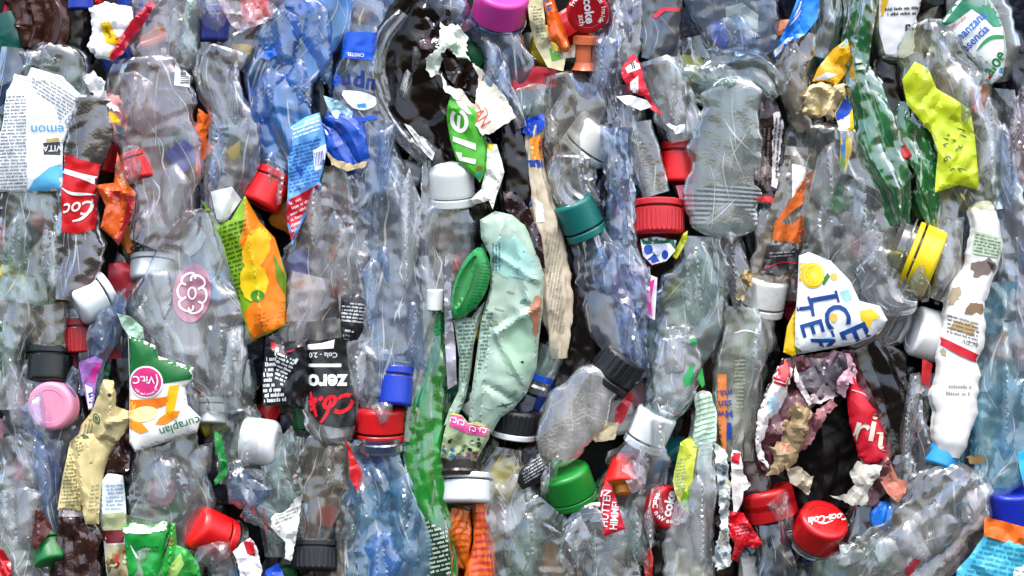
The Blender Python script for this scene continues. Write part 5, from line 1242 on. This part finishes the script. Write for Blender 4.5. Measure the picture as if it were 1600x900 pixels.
bottle('milky lime bottle neck fold below the lime label', [(1486, 290, 26), (1482, 320, 20), (1476, 370, 26), (1480, 430, 22), (1466, 470, 14)], 26, clear((.84, .86, .78), .24, milkcol=(.72, .74, .68)), 318, amp=6)
bottle('grey clear bottle standing at the picture edge with a bluish tint', [(1568, 140, 26), (1560, 220, 30), (1562, 300, 36), (1580, 380, 36), (1584, 450, 34), (1570, 500, 24)], 18, clear((.64, .7, .76), .2, milkcol=(.52, .58, .64)), 319, amp=9)
bottle('reddish clear bottle pressed against the picture edge', [(1592, 160, 20), (1590, 230, 24), (1600, 300, 20)], 22, clear((.75, .6, .6), .26, milkcol=(.6, .48, .5)), 320, amp=7)
# yellow cap
t = T('capped_bottle', 'large bright yellow cap lying on edge beneath the green bottle ends', 'bottle')
cap(t, 1446, 408, 55, 34, -22, 4, 62, '#cfb706', ribs=0, neck=30, neckmat=clear((.5, .48, .2), .2), ringgap=.1, rough=.35, bev=.1)
# ice tea bottle
t = bottle('big crushed clear bottle with lemon pictures and blue iced drink lettering on its white label', [(1310, 190, 34), (1306, 250, 46), (1312, 310, 66), (1322, 370, 78), (1326, 430, 90), (1330, 480, 88), (1300, 530, 60)], 30, clear((.86, .89, .88), .17), 321, amp=9, cell=50, rnd=(16, 10), dz=34)
p = [(1246, 400), (1262, 394), (1296, 408), (1326, 440), (1340, 470), (1372, 478), (1384, 500), (1360, 526), (1330, 538), (1286, 546), (1240, 554), (1240, 500), (1244, 450)]
g = sheet(p, 40, paper('#d6dadc', dirt=.2), seed=322, amp=4, cell=40, bulge=10); t.add('label', g)
decal(g, ell(1267, 430, 18, 20), ink('#d8bc0c'), 1); stroke(g, ell(1268, 430, 14, 16, n=16, a0=0, a1=350), 1.4, ink('#ead868'), 1.7)
for a in range(0, 180, 36):
    stroke(g, [(1268 - 12 * math.cos(math.radians(a)), 430 - 14 * math.sin(math.radians(a))), (1268 + 12 * math.cos(math.radians(a)), 430 + 14 * math.sin(math.radians(a)))], 1, ink('#e6d45c'), 1.7)
decal(g, [(1246, 412), (1258, 410), (1256, 436), (1246, 440)], ink('#dcb85c'), .8); decal(g, [(1280, 440), (1290, 426), (1294, 432), (1284, 446)], ink('#2f6a24'), 1); decal(g, ell(1300, 432, 6, 6), ink('#d8a04a'), 1)
dk2 = ink('#123c7c')
for s_, x, y, h_, r in (('I', 1282, 466, 42, -80), ('C', 1302, 494, 40, -74), ('E', 1330, 522, 44, -66), ('T', 1250, 482, 34, -82), ('E', 1264, 512, 36, -74), ('A', 1284, 539, 36, -68)):
    text(g, s_, x, y, h_, r, dk2, off=1.3, bold=.012)
for p in ([(1302, 454), (1307, 472)], [(1260, 463), (1265, 480)], [(1296, 516), (1300, 526)], [(1240, 476), (1242, 490)], [(1345, 508), (1351, 516)]):
    stroke(g, p, 4, dk2, 1.4)
decal(g, [(1338, 486), (1358, 482), (1372, 494), (1360, 500), (1354, 512), (1344, 504)], ink('#d8aa1c'), 1, torn=1); decal(g, [(1308, 456), (1322, 452), (1328, 466), (1318, 472)], ink('#8abcd8'), 1, torn=1)
decal(g, ell(1299, 496, 6, 7), ink('#d8b04a'), .9); decal(g, [(1240, 540), (1250, 548), (1244, 553), (1240, 553)], ink('#2f7a24'), 1); decal(g, [(1284, 528), (1298, 526), (1294, 532)], ink('#58aacc'), 1); decal(g, [(1326, 538), (1360, 524), (1356, 530), (1330, 540)], ink('#d8920c'), 1.1)
g = sheet([(1228, 510), (1242, 480), (1242, 554), (1236, 556), (1222, 550)], 34, plastic('#cfa808', rough=.3, dirt=.2), seed=323, amp=3, bulge=4); t.add('label_edge', g)
bottle('stiff clear film flap with a dark eye shaped dent beside the lemon label', [(1350, 400, 24), (1380, 430, 40), (1400, 466, 36), (1434, 470, 12)], 40, clear((.8, .83, .88), .28, milkcol=(.7, .73, .78)), 324, amp=6, cell=30, rnd=(6, 6))
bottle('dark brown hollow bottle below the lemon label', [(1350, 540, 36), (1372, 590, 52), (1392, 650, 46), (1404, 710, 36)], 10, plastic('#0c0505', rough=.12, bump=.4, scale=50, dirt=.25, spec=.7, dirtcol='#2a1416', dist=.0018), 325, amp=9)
bottle('crumpled clear film with white highlights over the dark brown hollow', [(1436, 600, 20), (1430, 660, 24), (1428, 720, 26), (1414, 780, 20)], 22, clear((.6, .58, .64), .14), 326, amp=10, cell=24)
t = T('capped_bottle', 'white smooth cap tucked beside the squeezed white tube', 'bottle')
cap(t, 1450, 522, 40, 48, 164, 16, 30, '#e6e6e2', ribs=0, ring=False, neck=16, dome=.04)
scrap('small red glimpse of label below the white smooth cap', [(1440, 560), (1456, 568), (1450, 606), (1438, 596)], 14, plastic('#a80c1a'), 327, amp=2)
# white tube
t = bottle('squeezed dirty white plastic tube with a red stripe, upside down on a light blue cap', [(1524, 316, 18), (1540, 356, 24), (1536, 410, 26), (1512, 460, 32), (1506, 510, 34), (1496, 560, 36), (1492, 620, 38), (1486, 670, 30), (1478, 712, 19)], 44, plastic('#d2d2ce', rough=.4, bump=.2, dirt=.25, dirtcol='#8a7f70'), 328, name='squeeze_tube', cat='tube', amp=4, cell=50, rnd=(10, 0))
g = wrap([(1520, 362), (1562, 372), (1560, 404), (1514, 396)], t.g, paper('#a8b8a0'), 1.8); t.add('print_band', g); fine(g, [(1520, 364), (1560, 374), (1558, 402), (1516, 394)], -12, 5, ink('#3f5a40'), 62)
g = wrap([(1463, 524), (1500, 542), (1530, 556), (1526, 568), (1494, 554), (1462, 536)], t.g, plastic('#b8142a', rough=.35), 1.8); t.add('stripe', g)
decal(t.g, [(1510, 414), (1540, 404), (1560, 412), (1554, 424), (1520, 432)], ink('#6c6058'), .9, torn=4); decal(t.g, [(1536, 408), (1550, 414), (1546, 422)], ink('#2a2020'), 1.3, torn=2); decal(t.g, [(1470, 456), (1496, 446), (1492, 470), (1478, 474)], ink('#a09078'), .9, torn=4)
decal(t.g, [(1508, 474), (1532, 474), (1530, 490), (1504, 488)], ink('#7a6448'), .9, torn=3); decal(t.g, [(1484, 502), (1520, 506), (1518, 522), (1482, 514)], ink('#a58a5c'), .8, torn=4)
fine(t.g, [(1476, 490), (1528, 500), (1524, 540), (1474, 522)], -16, 6, ink('#5c5450'), 63); fine(t.g, [(1472, 594), (1516, 598), (1512, 626), (1470, 620)], -2, 11, ink('#8a8a88'), 64, hgt=.35)
decal(t.g, ell(1470, 550, 7, 4, 60), ink('#9a8c7c'), .9, torn=1.5); text(t.g, 'ACTIV', 1512, 536, 7, 160, ink('#5c5450'))
cap(t, 1470, 716, 26, 30, -112, 10, 40, plastic('#2a8fc4', rough=.3, bump=.05, dirt=.3), ribs=0, ring=False)
# right edge
t = bottle('sky blue clear bottle beside the squeezed white tube, reddish cap glowing through', [(1566, 440, 34), (1568, 510, 44), (1566, 590, 50), (1570, 660, 52), (1560, 720, 42), (1540, 770, 24)], 24, CYA, 329, amp=9, cell=46)
cap(t, 1572, 548, 34, 40, -100, 10, 10, '#b01820', ribs=0, ring=False)
bottle('pink edged clear film at the picture edge', [(1600, 430, 16), (1600, 500, 18), (1604, 580, 14)], 30, CLP, 330, amp=6)
scrap('bright sky blue plastic piece at the picture edge', [(1586, 706), (1606, 696), (1606, 770), (1596, 758), (1590, 734)], 30, plastic('#2a9ad4', dirt=.3), 331, name='plastic_piece', cat='plastic piece', amp=5)
t = T('capped_bottle', 'deep blue cap at the picture edge above the orange label', 'bottle')
cap(t, 1582, 792, 38, 50, 92, 12, 40, '#08249c', ribs=0, ring=False, neck=10)
t = scrap('orange label strip slanting below the deep blue cap', [(1534, 806), (1562, 812), (1606, 824), (1606, 850), (1570, 846), (1532, 834)], 40, paper('#cf5f14', dirt=.25), 332, amp=5, cell=20); stroke(t.g, [(1560, 812), (1606, 824)], 3, i_wht)
t = scrap('turquoise printed label with rows of pale print in the bottom corner', [(1534, 834), (1606, 850), (1606, 906), (1490, 906), (1492, 888), (1512, 866)], 38, paper('#3fa3c0', dirt=.3, dirtcol='#8cc6d4'), 333, amp=5, cell=26, bulge=5)
fine(t.g, [(1520, 864), (1540, 838), (1600, 852), (1600, 900), (1500, 900)], -12, 8, ink('#20788f'), 65, ragged=.05); decal(t.g, [(1580, 886), (1606, 876), (1606, 906), (1574, 906)], i_wht, .9)
bottle('large crinkled clear film bag with pale pink dirt sweeping to the bottom edge', [(1516, 730, 26), (1490, 770, 62), (1456, 820, 72), (1420, 860, 66), (1380, 900, 52), (1350, 940, 30)], 36, clear((.84, .84, .82), .3, milkcol=(.72, .71, .69)), 334, amp=10, cell=34, rnd=(16, 0), stretch=2.6)
decal(THINGS[-1].g, [(1492, 826), (1530, 800), (1534, 830), (1510, 868), (1486, 900), (1462, 904)], clear((.85, .75, .7), .6, milkcol=(.72, .6, .54)), 1, torn=3); decal(THINGS[-1].g, [(1408, 892), (1424, 870), (1436, 872), (1418, 900)], plastic('#b83040', dirt=.3), 1, torn=2)
bottle('clear curved bottle rim at the bottom edge below the lettered red cap', [(1296, 860, 24), (1310, 880, 34), (1360, 860, 26), (1386, 820, 14)], 30, CLG, 335, amp=7, rnd=(8, 6))
scrap('brownish dry smear of plastic on the light blue bottle', [(1506, 712), (1530, 708), (1534, 720), (1512, 724)], 40, paper('#7a6238'), 336, torn=2, amp=3, name='plastic_piece', cat='plastic piece')
# torn red carton
t = T('torn_bottle', 'cola bottle ripped open into a black hole with ragged red and white label edges', 'bottle')
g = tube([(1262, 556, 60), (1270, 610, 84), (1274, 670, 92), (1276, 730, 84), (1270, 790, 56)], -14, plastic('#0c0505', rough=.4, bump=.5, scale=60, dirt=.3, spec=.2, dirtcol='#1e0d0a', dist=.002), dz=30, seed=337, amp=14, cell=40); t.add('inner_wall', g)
g = sheet([(1186, 730), (1178, 690), (1182, 640), (1204, 592), (1222, 558), (1262, 554), (1330, 546), (1346, 590), (1374, 640), (1390, 700), (1384, 740), (1368, 790), (1340, 786), (1346, 740), (1338, 690), (1330, 640), (1316, 616), (1284, 622), (1264, 640), (1246, 650), (1222, 672), (1214, 704), (1210, 738)], 28, plastic('#4a2228', rough=.3, bump=.4, dirt=.6, spec=.5, dirtcol='#8f7278'), seed=360, amp=8, cell=24, torn=1.6); t.add('torn_wall', g)
g = sheet([(1228, 560), (1246, 552), (1270, 558), (1300, 548), (1326, 556), (1332, 580), (1320, 608), (1300, 612), (1290, 596), (1270, 616), (1254, 606), (1236, 590)], 30, plastic('#3a3036', rough=.25, bump=.4, dirt=.4, spec=.6, dirtcol='#6a5c62'), seed=338, amp=10, cell=30, torn=1.5); t.add('rim_film', g)
g = sheet([(1222, 558), (1234, 562), (1236, 582), (1228, 606), (1234, 628), (1222, 644), (1204, 654), (1200, 668), (1188, 690), (1192, 712), (1200, 730), (1184, 718), (1178, 690), (1182, 646), (1196, 608), (1208, 584)], 36, paper('#d0ccca', dirt=.3), seed=339, amp=7, cell=22, bulge=8, torn=1.8); t.add('label', g)
decal(g, [(1222, 560), (1232, 564), (1233, 586), (1226, 604), (1202, 596), (1210, 580)], plastic('#b01424', rough=.35), 1); stroke(g, [(1203, 592), (1226, 599)], 1.6, i_wht, 1.8); decal(g, [(1196, 624), (1212, 616), (1214, 640), (1198, 648)], ink('#a8c4d4'), 1, torn=2)
g = sheet([(1240, 566), (1246, 590), (1258, 608), (1266, 630), (1262, 634), (1250, 614), (1238, 594)], 38, paper('#d6c6c4'), seed=340, torn=1, amp=3, cell=12); t.add('torn_strip', g)
g = sheet([(1238, 628), (1256, 632), (1266, 644), (1258, 672), (1252, 694), (1246, 712), (1230, 732), (1212, 738), (1196, 740), (1206, 718), (1202, 698), (1214, 686), (1222, 656)], 40, paper('#8f7a5a', dirt=.5, dirtcol='#5a4028'), seed=341, amp=8, cell=18, bulge=8, torn=2.5); t.add('torn_flap', g)
text(g, '76', 1224, 698, 11, 0, ink('#b84a40'), shear=.2)
g = sheet([(1262, 648), (1300, 620), (1306, 634), (1290, 646), (1282, 660), (1276, 676), (1262, 696), (1252, 702), (1258, 676)], 34, paper('#8a5a5c', dirt=.5), seed=342, amp=7, cell=16, torn=2.5); t.add('torn_flap', g)
g = sheet([(1262, 620), (1284, 600), (1300, 606), (1302, 618), (1284, 628), (1268, 630)], 37, paper('#b0a2a4', dirt=.4), seed=348, amp=6, cell=14, torn=2); t.add('torn_flap', g)
g = sheet([(1228, 730), (1246, 728), (1268, 744), (1266, 756), (1260, 770), (1244, 760), (1232, 752)], 40, paper('#a89c86', dirt=.4), seed=343, amp=6, cell=14, torn=2.2); t.add('torn_flap', g)
g = sheet([(1322, 596), (1332, 582), (1340, 604), (1352, 616), (1366, 640), (1380, 680), (1386, 716), (1370, 722), (1354, 724), (1340, 716), (1334, 690), (1326, 664), (1322, 634)], 38, paper('#b21024', dirt=.2), seed=344, amp=5, cell=30, bulge=12, torn=1); t.add('red_label', g)
stroke(g, [(1328, 608), (1346, 614), (1354, 622)], 1.6, ink('#d8a0a8'), 1)
text(g, 'r', 1342, 670, 46, -14, ink('#c8bfae'), bold=.01); text(g, 'i', 1361, 668, 46, -12, ink('#c8bfae'), bold=.015)
text(g, 't', 1377, 682, 46, -10, ink('#c8bfae'), bold=.01)
g = sheet([(1336, 720), (1356, 726), (1376, 724), (1370, 740), (1354, 762), (1352, 788), (1330, 788), (1296, 774), (1320, 770), (1332, 756), (1324, 738)], 34, paper('#a8a49a', dirt=.45, dirtcol='#5f5a54'), seed=345, amp=6, cell=18, torn=1.5); t.add('torn_flap', g)
g = sheet([(1286, 560), (1300, 548), (1326, 552), (1336, 580), (1334, 600), (1324, 596), (1318, 620), (1304, 610), (1306, 590)], 36, paper('#b08a96', dirt=.5, dirtcol='#8a2a40'), seed=346, amp=6, cell=14, torn=1.5); t.add('torn_flap', g)
bottle('dark maroon bottle shoulder with a glossy streak above the flat red cap', [(1160, 690, 26), (1170, 730, 34), (1180, 770, 30)], 16, plastic('#2c1418', rough=.15, bump=.4, dirt=.4, spec=.8, dirtcol='#6a444c'), 347, amp=6)
t = scrap('torn white and red label edge above the bright red film knot', [(1142, 700), (1156, 706), (1160, 740), (1172, 758), (1160, 766), (1156, 790), (1146, 800), (1140, 760)], 30, paper('#cfcac4', dirt=.35), 349, torn=1.5, amp=5, cell=18)
decal(t.g, [(1138, 700), (1156, 704), (1152, 724), (1142, 720)], ink('#b8182c'), 1)
t = bottle('dark blue bottle neck hanging under a broad flat red cap', [(1206, 816, 26), (1210, 850, 30), (1212, 890, 32), (1212, 930, 30)], 16, clear((.2, .28, .4), .2, milkcol=(.1, .16, .26)), 350, amp=4)
cap(t, 1202, 786, 42, 48, 104, 8, 34, '#b00c14', ribs=0, ringgap=-.62)
bottle('pinkish clear strip below the broad flat red cap', [(1190, 846, 10), (1216, 838, 10), (1240, 834, 8)], 24, clear((.8, .5, .56), .4, milkcol=(.66, .4, .46)), 351, amp=3, cell=14)
t = scrap('knotted bright red film tuft with faint pale print', [(1138, 796), (1160, 800), (1172, 820), (1190, 848), (1176, 854), (1160, 852), (1150, 876), (1142, 872), (1146, 846), (1134, 830)], 40, plastic('#b80a1a', rough=.25, bump=.3, dirt=.25), 352, name='film_tuft', cat='film', amp=9, cell=14, bulge=6)
fine(t.g, [(1144, 820), (1166, 816), (1170, 832), (1148, 836)], 8, 5, ink('#dc8a92'), 66)
t = T('capped_bottle', 'shiny red cap with small white upside-down script on its top', 'bottle')
g = cap(t, 1281, 824, 40, 46, 66, 42, 52, '#bb0a10', ribs=0, ring=False, neck=12, rough=.28)
text(g, 'Coca-Cola', 1294, 808, 11, 186, i_wht, off=1.2, shear=.4, bold=.02)
stroke(g, [(1272, 812, 1), (1284, 816, 1.8), (1300, 812, 1)], 1.5, i_wht, 1.2)
bottle('bright blue crinkled film bulb beside the peach paper point', [(1370, 826, 12), (1378, 802, 17), (1386, 784, 12)], 34, plastic('#1a70cc', rough=.15, bump=.3, dirt=.3, coat=.4), 353, name='film_bulb', cat='film', amp=7, cell=14, rnd=(6, 8))
scrap('peach coloured paper folded to a point below the red label', [(1366, 740), (1384, 712), (1392, 730), (1400, 746), (1416, 752), (1412, 770), (1400, 784), (1384, 770)], 28, paper('#b5705c', dirt=.3), 354, amp=5, cell=22, folds=((1386, 716, 1400, 782, 8, 12),), name='paper_scrap', cat='paper')
bottle('dark clear bottle in the gap under the peach paper', [(1352, 790, 24), (1346, 830, 28), (1330, 870, 26)], 6, clear((.3, .36, .44), .2, milkcol=(.2, .25, .32)), 355)
# ================================================================== torn bottle walls and loose folds of clear plastic between the bottles
def walls():
    tint = {'c': clear((.9, .93, .94), .14), 'm': clear((.88, .9, .91), .34, rough=.1), 'b': clear((.3, .6, .95), .24, milkcol=(.24, .5, .86)),
            'v': clear((.62, .76, .97), .2, milkcol=(.58, .7, .92)), 'g': clear((.76, .88, .84), .2, milkcol=(.64, .76, .72)), 'p': clear((.92, .82, .85), .24, milkcol=(.82, .72, .75)),
            'w': clear((.8, .76, .68), .24, milkcol=(.66, .61, .53)), 's': clear((.42, .72, .88), .22, milkcol=(.4, .66, .8))}
    words_ = {'c': 'clear', 'm': 'milky clear', 'b': 'light blue', 'v': 'violet grey', 'g': 'greenish clear', 'p': 'pinkish clear', 'w': 'brownish clear', 's': 'sky blue'}
    rows = [  # x, y, half width, half height, lean, tint, front depth, what it lies beside
        (62, 92, 34, 18, 8, 'c', 22, 'above the white ingredients label'), (30, 380, 22, 60, 4, 'g', 22, 'under the light blue label corner'),
        (78, 400, 16, 56, -3, 'm', 24, 'beside the cola label'), (222, 170, 36, 60, -10, 'p', 26, 'below the barcode sticker'), (262, 320, 34, 60, 22, 'm', 28, 'beside the orange sachet'),
        (286, 60, 26, 46, -14, 'c', 20, 'beside the slanting red strip'), (364, 160, 20, 70, 6, 'c', 24, 'above the tilted red cap'), (340, 240, 20, 60, -6, 'v', 22, 'above the fruit drink label'),
        (248, 470, 34, 50, 20, 'm', 28, 'beside the flower emblem'), (350, 560, 26, 70, -8, 'c', 30, 'under the flower emblem'), (30, 620, 26, 60, -14, 'm', 18, 'beside the pale pink cap'),
        (170, 500, 24, 54, 18, 'v', 22, 'behind the small deep red cap'), (110, 610, 16, 46, 10, 'v', 24, 'beside the purple scrap'), (70, 730, 20, 56, -8, 'v', 26, 'beside the cream leaflet'),
        (36, 800, 32, 60, 4, 'm', 22, 'above the bottom corner red strip'), (256, 750, 44, 48, -6, 'c', 26, 'under the lettered green fruit label'), (300, 740, 24, 60, 16, 'c', 24, 'beside the beaded strip'),
        (390, 770, 40, 32, 30, 'v', 16, 'above the torn white and red scrap'), (440, 50, 34, 60, 14, 'b', 24, 'beside the crinkled white film'), (500, 60, 26, 70, -10, 'b', 22, 'beside the blue cap sleeve'),
        (420, 150, 24, 56, 20, 'b', 20, 'above the printed blue label strip'), (470, 140, 22, 44, -18, 'b', 22, 'beside the dark blue lettering'), (600, 250, 18, 70, 8, 'v', 28, 'beside the royal blue sheet'),
        (500, 330, 34, 60, 6, 'm', 22, 'beside the red label tip'), (540, 400, 26, 70, -6, 'c', 24, 'above the black ingredients strip'), (640, 360, 20, 90, 3, 'm', 28, 'beside the pearly cap bottle'),
        (590, 440, 24, 80, 8, 'v', 30, 'in the middle beside the ingredients strip'), (636, 520, 24, 74, -12, 'v', 30, 'beside the green soda bottle'), (560, 590, 16, 40, 12, 'c', 28, 'beside the red script'),
        (580, 770, 32, 60, 14, 's', 28, 'below the wide red flat cap'), (632, 810, 30, 70, -14, 's', 28, 'beside the soda bottle foot'), (600, 870, 34, 40, 6, 'b', 30, 'at the bottom below the wide red flat cap'),
        (520, 730, 22, 50, -8, 'w', 24, 'above the black ribbed cap at the bottom edge'), (440, 720, 24, 50, 20, 'g', 22, 'above the dangling white label'), (776, 110, 22, 50, -18, 'v', 30, 'below the magenta cap'),
        (640, 120, 12, 60, 10, 'c', 30, 'on the black bottle'), (790, 790, 30, 60, 10, 'm', 24, 'below the white ringed black cap'), (820, 850, 36, 50, -16, 'g', 26, 'below the smooth green cap'),
        (940, 100, 22, 60, 10, 'v', 26, 'below the lettered red cap'), (870, 190, 24, 54, 20, 'w', 28, 'beside the slanted white cap'), (960, 260, 18, 60, -12, 'v', 32, 'between the slanted white cap and the red caps'),
        (950, 420, 28, 50, -14, 'v', 30, 'below the teal cap'), (985, 520, 18, 60, -10, 'v', 32, 'above the black ribbed slanting cap'), (1050, 150, 26, 56, -12, 'm', 26, 'beside the white ragged flake'),
        (1110, 120, 44, 22, 4, 'g', 28, 'above the grey ribbed bottle'), (1150, 50, 36, 34, 20, 'v', 34, 'on the round blue bottle bottom'), (1090, 450, 28, 70, 8, 'g', 30, 'below the grey ribbed bottle'),
        (1150, 430, 24, 60, -6, 'c', 32, 'beside the ragged tan fibre'), (1060, 540, 24, 50, 14, 'm', 34, 'above the pale green net'), (900, 850, 24, 50, 20, 'c', 34, 'at the bottom below the smooth green cap'),
        (990, 830, 24, 56, -10, 'g', 34, 'beside the round lettered cap'), (1000, 730, 14, 44, 8, 'c', 34, 'below the white slanting cap'), (1090, 820, 20, 70, -3, 'm', 36, 'beside the silver label fragments'),
        (1180, 560, 18, 60, 8, 'c', 30, 'beside the torn red and white edges'), (1290, 280, 22, 70, 4, 'm', 34, 'above the lemon picture'), (1340, 330, 26, 70, -16, 'c', 34, 'beside the lemon picture'),
        (1370, 400, 26, 60, -22, 'm', 40, 'beside the bright yellow cap'), (1290, 360, 24, 50, 8, 'c', 38, 'directly over the lemon picture'), (1470, 80, 26, 50, 24, 'c', 38, 'beside the white drink label'),
        (1500, 150, 26, 60, 16, 'c', 38, 'over the lime yellow label'), (1540, 220, 20, 70, 2, 'm', 36, 'beside the lime yellow label foot'), (1480, 390, 20, 60, 10, 'm', 30, 'between the yellow cap and the white tube'),
        (1575, 280, 18, 80, -6, 'v', 26, 'above the sky blue bottle'), (1570, 640, 24, 70, 8, 's', 32, 'beside the white tube foot'), (1420, 660, 16, 80, 6, 'c', 26, 'beside the white tube, over the dark hollow'),
        (1520, 780, 30, 50, 30, 'm', 40, 'beside the deep blue cap'), (1440, 830, 40, 60, 36, 'm', 42, 'on the big film bag'), (1370, 860, 34, 34, 40, 'g', 36, 'below the lettered red cap'), (1590, 200, 16, 60, 3, 'p', 28, 'below the navy bottle'),
        (205, 262, 22, 40, 18, 'c', 42, 'over the red ribbed cap by the orange sachet'), (392, 690, 20, 50, 4, 'c', 46, 'over the white cap on its side'), (430, 280, 14, 44, -10, 'c', 40, 'over the edge of the tilted red cap'),
        (600, 640, 18, 22, 20, 'm', 44, 'touching the wide red flat cap above its rim'), (1030, 668, 16, 40, 14, 'c', 46, 'over the end of the white slanting cap'),
        (1222, 800, 20, 34, -20, 'c', 44, 'between the flat and the shiny red caps'), (1020, 800, 14, 44, 6, 'p', 50, 'over the edge of the round lettered cap'), (330, 862, 34, 20, -20, 'c', 54, 'under the chin of the big bright red cap'),
        (60, 650, 22, 40, 10, 'v', 46, 'lapping over the pale pink cap'), (335, 20, 22, 40, -12, 'c', 22, 'over the dark blue cap at the top'), (1425, 430, 18, 40, -24, 'c', 52, 'lapping the bright yellow cap'), (860, 740, 14, 34, 20, 'c', 52, 'lapping the smooth green cap'),
        (1240, 120, 22, 54, -8, 'w', 24, 'beside the cream foam lump')]
    shape = ('long', 'narrow', 'jagged', 'folded', 'creased', 'crumpled')
    for k, (x, y, a, b, lean, c, z, where) in enumerate(rows):
        rs = random.Random(8000 + k)
        n = rs.randint(7, 10); r = math.radians(lean)
        P = []
        for q in range(n):
            th = 2 * math.pi * (q + rs.uniform(-.3, .3)) / n
            f = rs.uniform(.65, 1.25)
            u, v = a * f * math.cos(th), b * f * math.sin(th)
            P.append((x + u * math.cos(r) - v * math.sin(r), y + u * math.sin(r) + v * math.cos(r)))
        t = T('plastic_shard', '%s shard of %s bottle plastic %s' % (shape[k % 6], words_[c], where), 'plastic piece')
        fo = []
        for q in range(3):
            i = rs.uniform(-.6, .6) * a
            fo.append((x + i - b * .9 * math.sin(-r) * -1, y - b * .9, x + i + rs.uniform(-.6, .6) * a, y + b * .9, rs.uniform(6, 12) * rs.choice((1, -1)), rs.uniform(10, 22)))
        g = sheet(P, z + 4, tint[c], seed=8000 + k, amp=5, cell=rs.uniform(26, 44), stretch=2.8, w3=(1, .3, .06), bulge=12, bw=20, thick=0, folds=fo, ang=r)
        creases(g, [(x + b * .8 * math.sin(r), y - b * .8 * math.cos(r), a * .8), (x, y, a), (x - b * .8 * math.sin(r), y + b * .8 * math.cos(r), a * .8)], tint[c], 8000 + k, 4)
        t.add('plastic_shard', g)
walls()

for t in THINGS:
    t.finish()
